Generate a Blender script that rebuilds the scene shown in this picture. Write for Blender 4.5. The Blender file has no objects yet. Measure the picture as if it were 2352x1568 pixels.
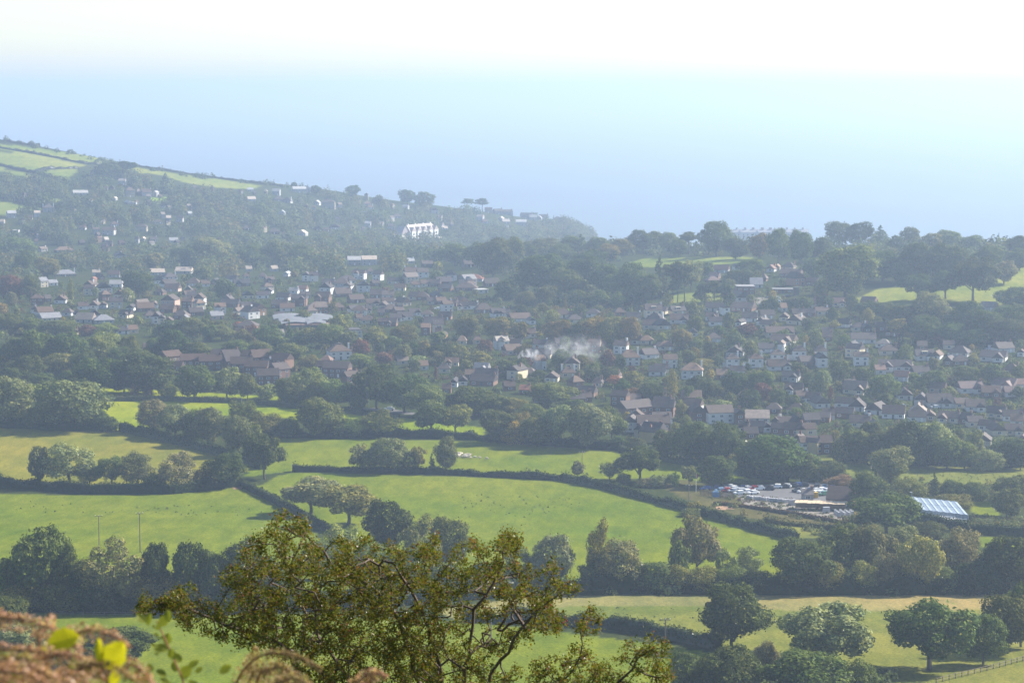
import bpy, math, random
import numpy as np
from mathutils import Vector, Matrix
R = math.radians
C = bpy.context.scene.collection
scene = bpy.context.scene
# ------------------------------------------------------------------ camera
FPX, W, H, HORIZ, CAMZ = 5250.0, 2352.0, 1568.0, 205.0, 240.0
PITCH = math.atan((H/2-HORIZ)/FPX)
cam_d = bpy.data.cameras.new('camera'); cam = bpy.data.objects.new('camera', cam_d); C.objects.link(cam)
cam.location = (0, 0, CAMZ); cam.rotation_euler = (math.pi/2-PITCH, 0, 0)
cam_d.sensor_width = 22.2; cam_d.lens = FPX/W*22.2; cam_d.clip_start = 0.1; cam_d.clip_end = 120000
cam_d.dof.use_dof = True; cam_d.dof.focus_distance = 500; cam_d.dof.aperture_fstop = 6.3
scene.camera = cam
# ------------------------------------------------------------------ sky, sun, exposure
SUN_EL, SUN_AZ = R(35), R(64)          # azimuth measured from the view direction to the right
w = bpy.data.worlds.new('World'); scene.world = w; w.use_nodes = True
nt = w.node_tree; bg = nt.nodes['Background']
sky = nt.nodes.new('ShaderNodeTexSky'); sky.sky_type = 'NISHITA'; sky.sun_disc = False
sky.sun_elevation = SUN_EL; sky.sun_rotation = SUN_AZ; sky.air_density = 0.95; sky.dust_density = 0.8; sky.ozone_density = 1.0; sky.altitude = 200
nt.links.new(sky.outputs[0], bg.inputs[0]); bg.inputs[1].default_value = 0.073
sl = bpy.data.lights.new('sun', 'SUN'); so = bpy.data.objects.new('sun', sl); C.objects.link(so)
sl.energy = 4.6; sl.angle = R(0.55); sl.color = (1.0, 0.93, 0.82)
sdir = Vector((math.sin(SUN_AZ)*math.cos(SUN_EL), math.cos(SUN_AZ)*math.cos(SUN_EL), math.sin(SUN_EL)))
so.rotation_euler = sdir.to_track_quat('Z', 'Y').to_euler(); so.location = (0, 0, 600)
vs = scene.view_settings
vs.view_transform = 'Standard'; vs.look = 'None'; vs.gamma = 1; vs.use_curve_mapping = False; vs.exposure = 1.56
cy = scene.cycles
cy.max_bounces = 6; cy.diffuse_bounces = 2; cy.glossy_bounces = 2; cy.transmission_bounces = 3; cy.volume_bounces = 0
cy.use_denoising = True; cy.sample_clamp_indirect = 4; cy.sample_clamp_direct = 12; cy.caustics_reflective = False; cy.caustics_refractive = False

# ------------------------------------------------------------------ terrain heights
def angle(v): return math.atan((v-H/2)/FPX)+PITCH
def ray(u, v):
    x, y = (u-W/2)/FPX, -(v-H/2)/FPX
    c, s = math.cos(PITCH), math.sin(PITCH)
    d = np.array([x, c+y*s, -s+y*c]); return d      # per unit of optical depth
def ctl(u, v, D):
    d = ray(u, v); t = D/d[1]; return (d[0]*t, D, CAMZ+d[2]*t)
ctrl = []
US = [-500, 0, 600, 1176, 1750, 2352, 2850]
def row(v, *Ds):
    Ds = list(Ds)*7 if len(Ds) == 1 else list(Ds)
    for u, D in zip(US, Ds):
        if D: ctrl.append(ctl(u, v, D))
row(1568, 480); row(1480, 530); row(1410, 580); row(1360, 620); row(1290, 690); row(1230, 750); row(1160, 825)
row(1100, 890); row(1000, 1010); row(920, 1120)
row(860, 1210, 1210, 1210, 1205, 1190, 1160, 1160)
row(800, 1340, 1340, 1330, 1310, 1270, 1230, 1230)
row(740, 1480, 1480, 1480, 1430, 1360, 1310, 1310)
row(680, 1690, 1690, 1690, 1600, 1460, 1400, 1400)
row(620, 2000, 2000, 2020, 1850, 1600, 1530, 1530)
row(580, 2250, 2250, 2300, 2150, 1800, 1690, 1690)
for u, v, D in [(1450,565,2150),(1750,562,2000),(2100,562,1950),(2352,562,1850),(2850,555,1850),
    (0,520,2400),(600,520,2560),(900,548,2800),(1200,545,3000),(1300,545,3100),(-500,500,2400),
    (0,470,2520),(400,470,2680),(700,470,2830),(1000,500,3080),(1200,512,3250),
    (0,430,2650),(300,430,2760),(600,440,2950),(0,380,2800),(250,390,2900),(450,405,3000),(-500,380,2750),
    (-500,250,3080),(-250,285,3060),(0,324,3050),(150,350,3050),(300,380,3060),(450,402,3090),(600,420,3130),(720,433,3170),
    (850,458,3230),(960,470,3290),(1100,485,3350),(1200,497,3400),(1290,505,3440),(1340,515,3450)]:
    ctrl.append(ctl(u, v, D))
for u, D in [(-500,3350),(0,3330),(300,3330),(600,3380),(850,3450),(1100,3560),(1250,3600)]:
    ctrl.append((ctl(u,500,D)[0], D, -6))
for u in (1420, 1600, 1900, 2352, 2850):
    ctrl.append((ctl(u,500,2600)[0], 2600, 34)); ctrl.append((ctl(u,500,3200)[0], 3200, 10)); ctrl.append((ctl(u,500,3600)[0], 3600, -5))
ctrl.append((ctl(1400,500,3480)[0], 3480, 2)); ctrl.append((ctl(1385,500,3420)[0], 3420, 6))
for x in (-1500, -900, -300, 300, 900, 1600): ctrl.append((x, 4000, -12))
P = np.array(ctrl)
LX, LY, LS = np.arange(-1700, 1901, 12.0), np.arange(300, 4101, 12.0), 12.0
def rbf():
    X = P[:, :2]/1000; A = np.sqrt(((X[:, None]-X[None])**2).sum(-1)+1e-4)
    n = len(X); M = np.zeros((n+3, n+3)); M[:n, :n] = A; M[:n, n] = 1; M[:n, n+1:] = X; M[n:, :n] = M[:n, n:].T
    wgt = np.linalg.solve(M, np.concatenate([P[:, 2], [0, 0, 0]]))
    gx, gy = np.meshgrid(LX/1000, LY/1000); z = wgt[n]+wgt[n+1]*gx+wgt[n+2]*gy
    for i in range(n): z = z+wgt[i]*np.sqrt((gx-X[i, 0])**2+(gy-X[i, 1])**2+1e-4)
    k = np.exp(-np.arange(-4, 5)**2/5.0); k /= k.sum()
    for ax in (0, 1):
        pad = [(4, 4) if a == ax else (0, 0) for a in (0, 1)]
        zp = np.pad(z, pad, mode='edge'); z = sum(k[i]*np.take(zp, range(i, i+z.shape[ax]), axis=ax) for i in range(9))
    return z
LZ = rbf()
NEAR_D = np.array([-80, 0, 4, 10, 20, 50, 100, 200, 300, 400, 480, 520]); NEAR_Z = np.array([243, 238.5, 237.7, 235.9, 232.2, 222, 203, 170, 143, 122, 113, 109])
def hz(x, y):
    x = np.asarray(x, float); y = np.asarray(y, float)
    fx = np.clip((x-LX[0])/LS, 0, len(LX)-1.001); fy = np.clip((y-LY[0])/LS, 0, len(LY)-1.001)
    i, j = fx.astype(int), fy.astype(int); a, b = fx-i, fy-j
    z = LZ[j, i]*(1-a)*(1-b)+LZ[j, i+1]*a*(1-b)+LZ[j+1, i]*(1-a)*b+LZ[j+1, i+1]*a*b
    t = np.clip((y-400)/110, 0, 1); t = t*t*(3-2*t)
    return np.interp(y, NEAR_D, NEAR_Z)*(1-t)+z*t
TS = np.concatenate([np.arange(420, 1700, 2.0), np.arange(1700, 3700, 4.0)])
def at(u, v):
    """the point of the ground seen at photo pixel (u, v)"""
    d = ray(u, v); t = TS/d[1]
    z = CAMZ+d[2]*t; g = hz(d[0]*t, d[1]*t); k = np.argmax(z <= g)
    if z[k] > g[k]: k = len(TS)-1
    if k:
        f = (z[k-1]-g[k-1])/max((z[k-1]-g[k-1])-(z[k]-g[k]), 1e-9); tt = t[k-1]+(t[k]-t[k-1])*f
    else: tt = t[0]
    x, y = d[0]*tt, d[1]*tt
    return Vector((x, y, float(hz(x, y))))
def proj(p):
    c, s = math.cos(PITCH), math.sin(PITCH); x, y, z = p[0], p[1], p[2]-CAMZ
    dep = y*c-z*s; up = y*s+z*c
    return W/2+FPX*x/dep, H/2-FPX*up/dep, dep
def mpp(p): return proj(p)[2]/FPX        # metres per photo pixel at p

# ------------------------------------------------------------------ materials
def mat(name): m = bpy.data.materials.new(name); m.use_nodes = True; return m, m.node_tree, m.node_tree.nodes['Principled BSDF']
def node(nt, t, **kw):
    n = nt.nodes.new(t)
    for k, v in kw.items():
        if k in n.inputs: n.inputs[k].default_value = v
        else: setattr(n, k, v)
    return n
def L(nt, a, b): nt.links.new(a, b)
def noise(nt, scale, detail=4, coord=None, rough=0.55):
    n = node(nt, 'ShaderNodeTexNoise', Scale=scale, Detail=detail, Roughness=rough)
    if coord is not None: L(nt, coord, n.inputs['Vector'])
    return n.outputs['Fac']
def ramp(nt, fac, *stops):
    r = nt.nodes.new('ShaderNodeValToRGB'); e = r.color_ramp.elements
    while len(e) < len(stops): e.new(0.5)
    for el, (p, c) in zip(e, stops): el.position = p; el.color = (*c, 1) if len(c) == 3 else c
    L(nt, fac, r.inputs[0]); return r.outputs[0]
def mul(nt, a, b, fac=1.0, mode='MULTIPLY'):
    m = nt.nodes.new('ShaderNodeMix'); m.data_type = 'RGBA'; m.blend_type = mode; m.inputs[0].default_value = fac
    L(nt, a, m.inputs[6])
    if isinstance(b, (tuple, list)): m.inputs[7].default_value = (*b, 1)
    else: L(nt, b, m.inputs[7])
    return m.outputs[2]
def plain(name, col, rough=0.7, var=0.25, scale=0.8, spec=0.3, objcol=False, metal=0.0):
    """a solid surface of one colour with blotchy wear; objcol multiplies the object's own colour in"""
    m, nt, b = mat(name)
    tc = node(nt, 'ShaderNodeTexCoord').outputs['Object']
    g = ramp(nt, noise(nt, scale, 5, tc), (0.25, (1-var,)*3), (0.75, (1+var*0.4,)*3))
    if objcol:
        oi = node(nt, 'ShaderNodeObjectInfo').outputs['Color']; c = mul(nt, g, oi)
    else: c = mul(nt, g, col)
    L(nt, c, b.inputs['Base Color']); b.inputs['Roughness'].default_value = rough; b.inputs['Specular IOR Level'].default_value = spec
    b.inputs['Metallic'].default_value = metal
    return m
# ------------------------------------------------------------------ mesh helpers
def mesh(name, verts, faces, mats=(), smooth=False, midx=None):
    me = bpy.data.meshes.new(name)
    if isinstance(verts, np.ndarray) and isinstance(faces, np.ndarray):
        n, k = faces.shape
        me.vertices.add(len(verts)); me.vertices.foreach_set('co', np.ascontiguousarray(verts, np.float32).ravel())
        me.loops.add(n*k); me.loops.foreach_set('vertex_index', np.ascontiguousarray(faces, np.int32).ravel())
        me.polygons.add(n); me.polygons.foreach_set('loop_start', np.arange(0, n*k, k, dtype=np.int32))
        me.polygons.foreach_set('loop_total', np.full(n, k, np.int32)); me.update(calc_edges=True)
    else: me.from_pydata([tuple(v) for v in verts], [], [tuple(f) for f in faces]); me.update()
    for m in mats: me.materials.append(m)
    if midx is not None: me.polygons.foreach_set('material_index', np.asarray(midx, np.int32))
    if smooth: me.polygons.foreach_set('use_smooth', np.ones(len(me.polygons), bool))
    return me
def link(name, data, loc=(0, 0, 0), rz=0, parent=None, col=None, scale=None):
    o = bpy.data.objects.new(name, data); C.objects.link(o); o.location = loc
    if rz: o.rotation_euler = (0, 0, rz)
    if scale is not None: o.scale = scale if hasattr(scale, '__len__') else (scale,)*3
    if parent: o.parent = parent
    if col: o.color = (*col, 1)
    return o
def thing(name, label, cat, loc=(0, 0, 0), rz=0, group=None, data=None, col=None, scale=None):
    o = link(name, data, loc, rz, None, col, scale); tag(o, label, cat, group); return o
def tag(o, label, cat, group=None):
    o['label'] = label; o['category'] = cat
    if group: o['group'] = group
class MB:
    """collects simple solids into one mesh"""
    def __init__(s): s.v = []; s.f = []; s.m = []
    def add(s, vs, fs, mi=0):
        k = len(s.v); s.v += [tuple(p) for p in vs]; s.f += [tuple(i+k for i in f) for f in fs]; s.m += [mi]*len(fs); return s
    def box(s, x0, x1, y0, y1, z0, z1, mi=0):
        vs = [(x, y, z) for z in (z0, z1) for x, y in ((x0, y0), (x1, y0), (x1, y1), (x0, y1))]
        return s.add(vs, [(3, 2, 1, 0), (4, 5, 6, 7), (0, 1, 5, 4), (1, 2, 6, 5), (2, 3, 7, 6), (3, 0, 4, 7)], mi)
    def tube(s, pts, rads, n=6, mi=0, cap=True):
        pts = [Vector(p) for p in pts]; k = len(s.v); rings = []
        for i, p in enumerate(pts):
            d = (pts[min(i+1, len(pts)-1)]-pts[max(i-1, 0)]); d = d.normalized() if d.length else Vector((0, 0, 1))
            a = d.cross(Vector((0.31, 0.95, 0.07))); a = a.normalized() if a.length > 1e-4 else Vector((1, 0, 0)); b = d.cross(a)
            r = rads[i] if hasattr(rads, '__len__') else rads
            s.v += [tuple(p+(a*math.cos(t*2*math.pi/n)+b*math.sin(t*2*math.pi/n))*r) for t in range(n)]
        for i in range(len(pts)-1):
            for t in range(n):
                s.f.append((k+i*n+t, k+i*n+(t+1) % n, k+(i+1)*n+(t+1) % n, k+(i+1)*n+t)); s.m.append(mi)
        if cap:
            e = k+(len(pts)-1)*n; s.f += [tuple(range(k, k+n))[::-1], tuple(range(e, e+n))]; s.m += [mi, mi]
        return s
    def build(s, name, mats, parent=None, smooth=False, loc=(0, 0, 0), rz=0, col=None):
        me = mesh(name, s.v, s.f, mats if isinstance(mats, (list, tuple)) else [mats], smooth, s.m)
        return link(name, me, loc, rz, parent, col)
# ------------------------------------------------------------------ ground
GREEN, BRIGHT, YEL, STUB, PALE, SCRUB, TOWN, FAR = (.140, .178, .017), (.195, .243, .012), (.195, .190, .034), (.240, .212, .088), (.160, .174, .042), (.105, .098, .042), (.044, .058, .022), (.185, .220, .050)
def zp(pts): return [(x*.3424, y*.3424+268.5) for x, y in pts]
fields = [
 (GREEN, [(-90,1130),(60,1135),(300,1137),(545,1112),(585,1112),(640,1150),(700,1195),(745,1250),(770,1345),(-90,1345)]),
 (GREEN, [(590,1118),(640,1092),(670,1084),(1290,1100),(1500,1150),(1840,1240),(1800,1356),(690,1356),(745,1230),(690,1170)]),
 (GREEN, [(560,1095),(630,1003),(820,1008),(1100,1013),(1390,1030),(1440,1047),(1530,1068),(1560,1098),(1300,1100),(1290,1090),(1030,1082),(670,1082)]),
 (YEL, [(-90,980),(0,983),(250,985),(330,995),(590,1062),(575,1080),(480,1112),(-90,1112)]),
 (BRIGHT, [(225,915),(520,925),(800,942),(1120,983),(1110,1000),(900,1000),(780,975),(580,955),(460,955),(310,988),(245,985)]),
 (BRIGHT, [(30,880),(110,884),(430,899),(660,912),(660,918),(400,910),(100,906),(30,905)]),
 (STUB, [(1000,1400),(1330,1352),(1600,1355),(1760,1357),(2450,1352),(2450,1395),(2250,1420),(1900,1425),(1600,1400),(1330,1400),(1200,1425),(1050,1425)]),
 (PALE, [(1050,1420),(1330,1390),(1600,1392),(1900,1405),(2250,1400),(2450,1390),(2450,1590),(1990,1590),(1900,1500),(1650,1490),(1500,1455),(1250,1430)]),
 (GREEN, [(-90,1398),(500,1402),(1100,1430),(1280,1450),(1500,1478),(1650,1500),(1570,1640),(-90,1640)]),
 (PALE, [(1870,1050),(1960,1055),(2100,1067),(2352,1070),(2450,1070),(2450,1112),(2200,1118),(2050,1118),(1940,1090)]),
 (GREEN, [(1430,1047),(1530,1055),(1700,1083),(1810,1102),(1690,1114),(1550,1104)]),
 (SCRUB, [(1480,1095),(1620,1105),(1960,1108),(1970,1195),(1900,1215),(1800,1205),(1640,1170),(1560,1140)]),
 (PALE, [(1770,1200),(1900,1206),(1890,1236),(1830,1236)]),
 (GREEN, [(2215,1150),(2300,1150),(2300,1185),(2240,1180)]), (GREEN, [(2230,1232),(2360,1235),(2360,1262),(2260,1256)]),
 (FAR, [(1950,692),(2010,665),(2110,648),(2200,638),(2352,608),(2450,600),(2450,690),(2300,697),(2200,694),(2070,702)]),
 (FAR, [(1430,606),(1480,594),(1720,590),(1750,600),(1600,612),(1450,614)]), (FAR, [(1520,688),(1560,673),(1690,673),(1690,692),(1540,695)]),
] + [(FAR, zp(p)) for p in (
 [(-60,175),(250,212),(560,257),(830,300),(760,322),(560,303),(380,282),(-60,205)],
 [(-60,222),(300,270),(570,323),(510,342),(290,347),(230,366),(100,352),(-60,315)],
 [(295,362),(535,343),(460,418),(380,402)],
 [(-60,332),(140,370),(260,400),(425,430),(410,450),(270,430),(-60,350)],
 [(870,306),(1300,373),(1560,413),(1900,458),(1980,470),(1700,438),(1100,352)],
 [(880,336),(1300,398),(1560,430),(1750,465),(1700,486),(1450,474),(1250,445),(1080,388),(890,372)],
 [(-60,550),(110,580),(305,612),(120,655),(-60,645)], [(225,508),(400,555),(520,577),(480,592),(380,572),(220,540)])]
def inside(X, Y, poly):
    r = np.zeros(X.shape, bool); n = len(poly)
    for i in range(n):
        x0, y0 = poly[i]; x1, y1 = poly[(i+1) % n]
        if y0 == y1: continue
        c = ((Y >= y0) != (Y >= y1)) & (X < (x1-x0)*(Y-y0)/(y1-y0)+x0); r ^= c
    return r
def build_ground():
    D = np.concatenate([np.linspace(-60, 3, 12), np.geomspace(4, 440, 90), np.arange(443, 1300, 3.0), np.arange(1300, 1800, 7.0), np.arange(1800, 3720, 14.0)])
    A = np.linspace(-0.36, 0.36, 420)
    gd, ga = np.meshgrid(D, A, indexing='ij'); X = ga*np.maximum(gd, 0)*1.0+ga*(40); Y = gd
    Z = hz(X, Y)
    rng = np.random.default_rng(3)
    col = np.empty((*X.shape, 4)); col[..., :3] = TOWN; col[..., 3] = 0
    col[(Y < 430)] = (.12, .14, .04, 0)
    for c, pv in fields:
        m = inside(X, Y, [tuple(at(u, v)[:2]) for u, v in pv]); col[m, :3] = c; col[m, 3] = 1
    n, k = X.shape
    V = np.stack([X, Y, Z], -1).reshape(-1, 3)
    idx = np.arange(n*k).reshape(n, k)
    F = np.stack([idx[:-1, :-1], idx[:-1, 1:], idx[1:, 1:], idx[1:, :-1]], -1).reshape(-1, 4)
    m, nt, b = mat('ground')
    at_ = node(nt, 'ShaderNodeAttribute', attribute_name='tint'); tc = node(nt, 'ShaderNodeTexCoord').outputs['Object']
    mp = node(nt, 'ShaderNodeMapping'); L(nt, tc, mp.inputs[0]); mp.inputs['Scale'].default_value = (1, .35, 1); mp.inputs['Rotation'].default_value = (0, 0, .3)
    big = ramp(nt, noise(nt, 0.013, 4, tc), (0.3, (.74, .86, .78)), (0.7, (1.22, 1.08, 1.08)))
    mid = ramp(nt, noise(nt, 0.16, 5, mp.outputs[0], .65), (0.32, (.72, .78, .74)), (0.68, (1.24, 1.17, 1.1)))
    st = node(nt, 'ShaderNodeTexWave', Scale=.09, Distortion=6, Detail=3); L(nt, mp.outputs[0], st.inputs['Vector']); at2 = ramp(nt, st.outputs['Fac'], (0, (.975, .975, .975)), (1, (1.02, 1.02, 1.02)))
    fine = ramp(nt, noise(nt, 1.4, 3, tc, .7), (0.3, (.62, .66, .62)), (0.7, (1.34, 1.3, 1.25)))
    c = mul(nt, mul(nt, mul(nt, mul(nt, at_.outputs['Color'], big), mid), fine), at2)
    L(nt, c, b.inputs['Base Color']); b.inputs['Roughness'].default_value = 0.9; b.inputs['Specular IOR Level'].default_value = 0
    bp = node(nt, 'ShaderNodeBump', Strength=.55, Distance=.35); L(nt, noise(nt, 1.1, 4, tc), bp.inputs['Height']); L(nt, bp.outputs[0], b.inputs['Normal'])
    me = mesh('ground', V, F, [m], True)
    ca = me.color_attributes.new('tint', 'FLOAT_COLOR', 'POINT'); col[..., :3] *= .80; ca.data.foreach_set('color', col.reshape(-1).astype(np.float32))
    o = link('ground', me); o['kind'] = 'structure'; return o
build_ground()
# sea
m, nt, b = mat('sea water')
tc = node(nt, 'ShaderNodeTexCoord').outputs['Object']; mp = node(nt, 'ShaderNodeMapping'); L(nt, tc, mp.inputs[0]); mp.inputs['Scale'].default_value = (.4, 1, 1)
L(nt, ramp(nt, noise(nt, .0016, 5, mp.outputs[0]), (.3, (.055, .075, .09)), (.7, (.075, .10, .115))), b.inputs['Base Color'])
b.inputs['Roughness'].default_value = .29; b.inputs['IOR'].default_value = 1.33
bp = node(nt, 'ShaderNodeBump', Strength=.5, Distance=1.5); L(nt, noise(nt, .035, 6, mp.outputs[0], .6), bp.inputs['Height']); L(nt, bp.outputs[0], b.inputs['Normal'])
ys = [2400, 3000, 3600, 4500, 6000, 9000, 15000, 30000, 60000]
V = np.array([(s*(y*.45+600), y, -.5) for y in ys for s in (-1, 1)]); F = np.array([(2*i, 2*i+1, 2*i+3, 2*i+2) for i in range(len(ys)-1)])
o = link('sea', mesh('sea', V, F, [m])); o['kind'] = 'structure'
# haze
HAZE_D, HAZE_C, HAZE_A = 0.000175, (.525, .682, .925), .38
m = bpy.data.materials.new('haze'); m.use_nodes = True; nt = m.node_tree; nt.nodes.clear()
out = nt.nodes.new('ShaderNodeOutputMaterial'); pv = node(nt, 'ShaderNodeVolumePrincipled', Density=HAZE_D, Anisotropy=HAZE_A); pv.inputs['Color'].default_value = (*HAZE_C, 1)
L(nt, pv.outputs[0], out.inputs['Volume'])
hb = MB().box(-29000, 29000, -400, 62000, -40, 306).build('haze', m); hb['kind'] = 'stuff'

# ------------------------------------------------------------------ foliage
def leaf_material(name, gloss=.05, trans=.22, fixed=None, varied=None):
    m = bpy.data.materials.new(name); m.use_nodes = True; nt = m.node_tree; nt.nodes.clear()
    out = nt.nodes.new('ShaderNodeOutputMaterial')
    geo = node(nt, 'ShaderNodeNewGeometry'); rnd = geo.outputs['Random Per Island']
    if fixed: base = ramp(nt, rnd, *fixed)
    else:
        base = node(nt, 'ShaderNodeObjectInfo').outputs['Color']
        base = mul(nt, base, ramp(nt, rnd, (0, (.55, .6, .6)), (.5, (1, 1, 1)), (1, (1.5, 1.4, 1.15))))
        tc = node(nt, 'ShaderNodeTexCoord').outputs['Object']
        base = mul(nt, base, ramp(nt, noise(nt, 5.0 if not varied else varied, 3, tc), (.3, (.72, .82, .85)), (.7, (1.25, 1.12, .95))))
    d = node(nt, 'ShaderNodeBsdfDiffuse'); L(nt, base, d.inputs[0])
    t = node(nt, 'ShaderNodeBsdfTranslucent'); L(nt, mul(nt, base, (1.25, 1.3, .6)), t.inputs[0])
    mx = nt.nodes.new('ShaderNodeMixShader'); mx.inputs[0].default_value = trans; L(nt, d.outputs[0], mx.inputs[1]); L(nt, t.outputs[0], mx.inputs[2])
    g = node(nt, 'ShaderNodeBsdfGlossy', Roughness=.45 if not fixed else .5); mg = nt.nodes.new('ShaderNodeMixShader')
    fr = node(nt, 'ShaderNodeFresnel', IOR=1.35); mm = node(nt, 'ShaderNodeMath', operation='MULTIPLY'); L(nt, fr.outputs[0], mm.inputs[0]); mm.inputs[1].default_value = gloss
    L(nt, mm.outputs[0], mg.inputs[0]); L(nt, mx.outputs[0], mg.inputs[1]); L(nt, g.outputs[0], mg.inputs[2]); L(nt, mg.outputs[0], out.inputs[0])
    return m
LEAF = leaf_material('leaves')
LEAFW = leaf_material('hedge leaves', varied=.35)
BARK = plain('bark', (.10, .085, .065), .9, .35, 3.0, .1)
WOOD = plain('weathered wood', (.17, .14, .11), .9, .3, 2.0, .1)
def leaf_quads(rng, P, Nrm, size):
    """one small bent leaf clump at each point P, turned roughly along Nrm"""
    n = len(P); N = Nrm+rng.normal(0, .42, (n, 3)); N /= np.linalg.norm(N, axis=1, keepdims=True)
    a = np.cross(N, rng.normal(0, 1, (n, 3))); a /= np.linalg.norm(a, axis=1, keepdims=True)+1e-9; b = np.cross(N, a)
    s = (size*rng.uniform(.6, 1.4, n))[:, None]; e = rng.uniform(.45, .85, n)[:, None]
    V = np.stack([P-a*s, P-b*s*e, P+a*s+N*s*.2, P+b*s*e], 1).reshape(-1, 3)
    return V, np.arange(4*n).reshape(n, 4)
def lobed(rng, lobes, n, size, keep=.55):
    """leaf clumps over the outside of a union of lumps: lobes = [(cx, cy, cz, rx, ry, rz)]"""
    lb = np.array(lobes); area = lb[:, 3]*lb[:, 5]; pick = rng.choice(len(lb), int(n*1.9), p=area/area.sum())
    d = rng.normal(0, 1, (len(pick), 3)); d /= np.linalg.norm(d, axis=1, keepdims=True)
    rad = (rng.uniform(.70, 1.05, len(pick))+.24*rng.random(len(pick))*(rng.random(len(pick)) < .22))[:, None]
    bump = 1+.16*np.sin(d[:, :1]*7+pick[:, None]*1.7)*np.cos(d[:, 2:]*6+pick[:, None])
    P = lb[pick, :3]+d*lb[pick, 3:]*rad*bump
    q = ((P[:, None]-lb[None, :, :3])/lb[None, :, 3:]); r2 = (q**2).sum(-1); r2[np.arange(len(P)), pick] = 9
    ok = r2.min(1) > keep; P, d = P[ok][:n], d[ok][:n]
    return leaf_quads(rng, P, d*np.array([1, 1, 1.0])+np.array([0, 0, .25]), size)
def crown_lobes(rng, kind):
    o = []
    def ball(n, cz, rz, rx, lo, hi, zmin=None):
        for i in range(n):
            d = rng.normal(0, 1, 3); d /= np.linalg.norm(d); k = rng.uniform(.45, .86)
            z = cz+d[2]*rz*k; r = rng.uniform(lo, hi)
            o.append((d[0]*rx*k, d[1]*rx*k, z, r*.5, r*.5, r*.42))
    if kind == 'broad': ball(34, .55, .44, .46, .20, .38); o.append((0, 0, .55, .3, .3, .33))
    elif kind == 'oak': ball(36, .60, .38, .48, .18, .34); o.append((0, 0, .62, .3, .3, .24))
    elif kind == 'tall': ball(32, .55, .45, .36, .2, .38); o.append((0, 0, .5, .22, .22, .38))
    elif kind == 'airy': ball(42, .54, .45, .46, .13, .28)
    elif kind == 'bush': ball(26, .46, .46, .44, .24, .44); o.append((0, 0, .35, .4, .4, .4))
    elif kind == 'column':
        for i in range(16):
            z = .08+.86*i/15; r = .5*math.sin(math.pi*min(.97, .12+z*.86))**.6; a = rng.uniform(0, 6.28)
            o.append((math.cos(a)*.12*r, math.sin(a)*.12*r, z, r*.8, r*.8, .09))
    elif kind == 'spruce':
        for i in range(13):
            z = .1+.86*i/12; r = .5*(1.02-z)**.85
            for k in range(5 if z < .7 else 2):
                a = rng.uniform(0, 6.28); o.append((math.cos(a)*r*.55, math.sin(a)*r*.55, z-.03, r*.5, r*.5, .04))
    elif kind == 'pine':
        for i in range(15):
            a = rng.uniform(0, 6.28); k = rng.uniform(0, .36); z = rng.uniform(.62, .92)-k*.28; r = rng.uniform(.13, .22)
            o.append((math.cos(a)*k, math.sin(a)*k, z, r, r, r*.36))
    return o
LOD = {'hi': (8200, .0205), 'mid': (2600, .036), 'lo': (700, .065)}
BASE_T = {'broad': .16, 'oak': .26, 'tall': .14, 'airy': .12, 'bush': .05, 'column': .05, 'spruce': .06, 'pine': .6}
crowns, trunks = {}, {}
def crown_mesh(kind, var, lod):
    k = (kind, var, lod)
    if k not in crowns:
        rng = np.random.default_rng(abs(hash(kind)) % 1 + var*31+len(kind)*7+ord(kind[0])*13); lobes = crown_lobes(rng, kind)
        n, s = LOD[lod]
        if kind == 'airy': n = int(n*.8); s *= .85
        if kind in ('column', 'spruce', 'pine'): n = int(n*.6); s *= .95
        V, F = lobed(rng, lobes, n, s)
        lo, hi = np.percentile(V[:, :2], .4), np.percentile(V[:, :2], 99.6); V[:, :2] /= (hi-lo); V[:, 2] *= 1/np.percentile(V[:, 2], 99.7)
        V[:, 2] = np.maximum(V[:, 2], .01)
        crowns[k] = mesh('crown', V, F, [LEAF])
        mb = MB(); h = BASE_T[kind]; top = .62 if kind in ('broad', 'oak', 'tall', 'airy') else .8
        if kind == 'bush': top = .4
        j = rng.normal(0, .02, (4, 2))
        mb.tube([(0, 0, -.03), (j[0, 0], j[0, 1], h*.6), (j[1, 0], j[1, 1], (h+top)/2), (j[2, 0]*2, j[2, 1]*2, top)], [.035, .026, .02, .008], 6)
        if lod != 'lo' and kind not in ('column', 'spruce'):
            for i in range(6 if lod == 'hi' else 4):
                l = lobes[rng.integers(len(lobes))]; z0 = rng.uniform(h*.7, (h+top)/2)
                mb.tube([(0, 0, z0), (l[0]*.5, l[1]*.5, z0+(l[2]-z0)*.6), (l[0]*.9, l[1]*.9, l[2])], [.017, .011, .004], 5)
        trunks[k] = mesh('trunk', mb.v, mb.f, [BARK])
    return crowns[k], trunks[k]
COL = {'dark green': (.030, .046, .014), 'deep green': (.040, .056, .018), 'green': (.054, .072, .022), 'grey green': (.074, .086, .044), 'pale green': (.088, .104, .036),
       'olive': (.075, .076, .024), 'yellowing': (.125, .115, .028), 'autumn tinged': (.088, .076, .026), 'copper': (.060, .034, .030), 'russet': (.095, .062, .040), 'red': (.125, .06, .045)}
ORD = 'first second third fourth fifth sixth seventh eighth ninth tenth eleventh twelfth thirteenth fourteenth fifteenth sixteenth seventeenth eighteenth nineteenth twentieth'.split()
KNAME = {'broad': 'broadleaf_tree', 'oak': 'oak_tree', 'tall': 'tall_tree', 'airy': 'feathery_tree', 'bush': 'bushy_tree', 'column': 'columnar_tree', 'spruce': 'spruce_tree', 'pine': 'pine_tree'}
KLOOK = {'broad': 'round', 'oak': 'spreading', 'tall': 'tall', 'airy': 'loose', 'bush': 'bushy', 'column': 'narrow upright', 'spruce': 'pointed', 'pine': 'flat topped'}
KCAT = {'bush': 'bush'}
R_ = random.Random(11)
placed_trees = []          # (u, vtop, vbase, w)
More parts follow.
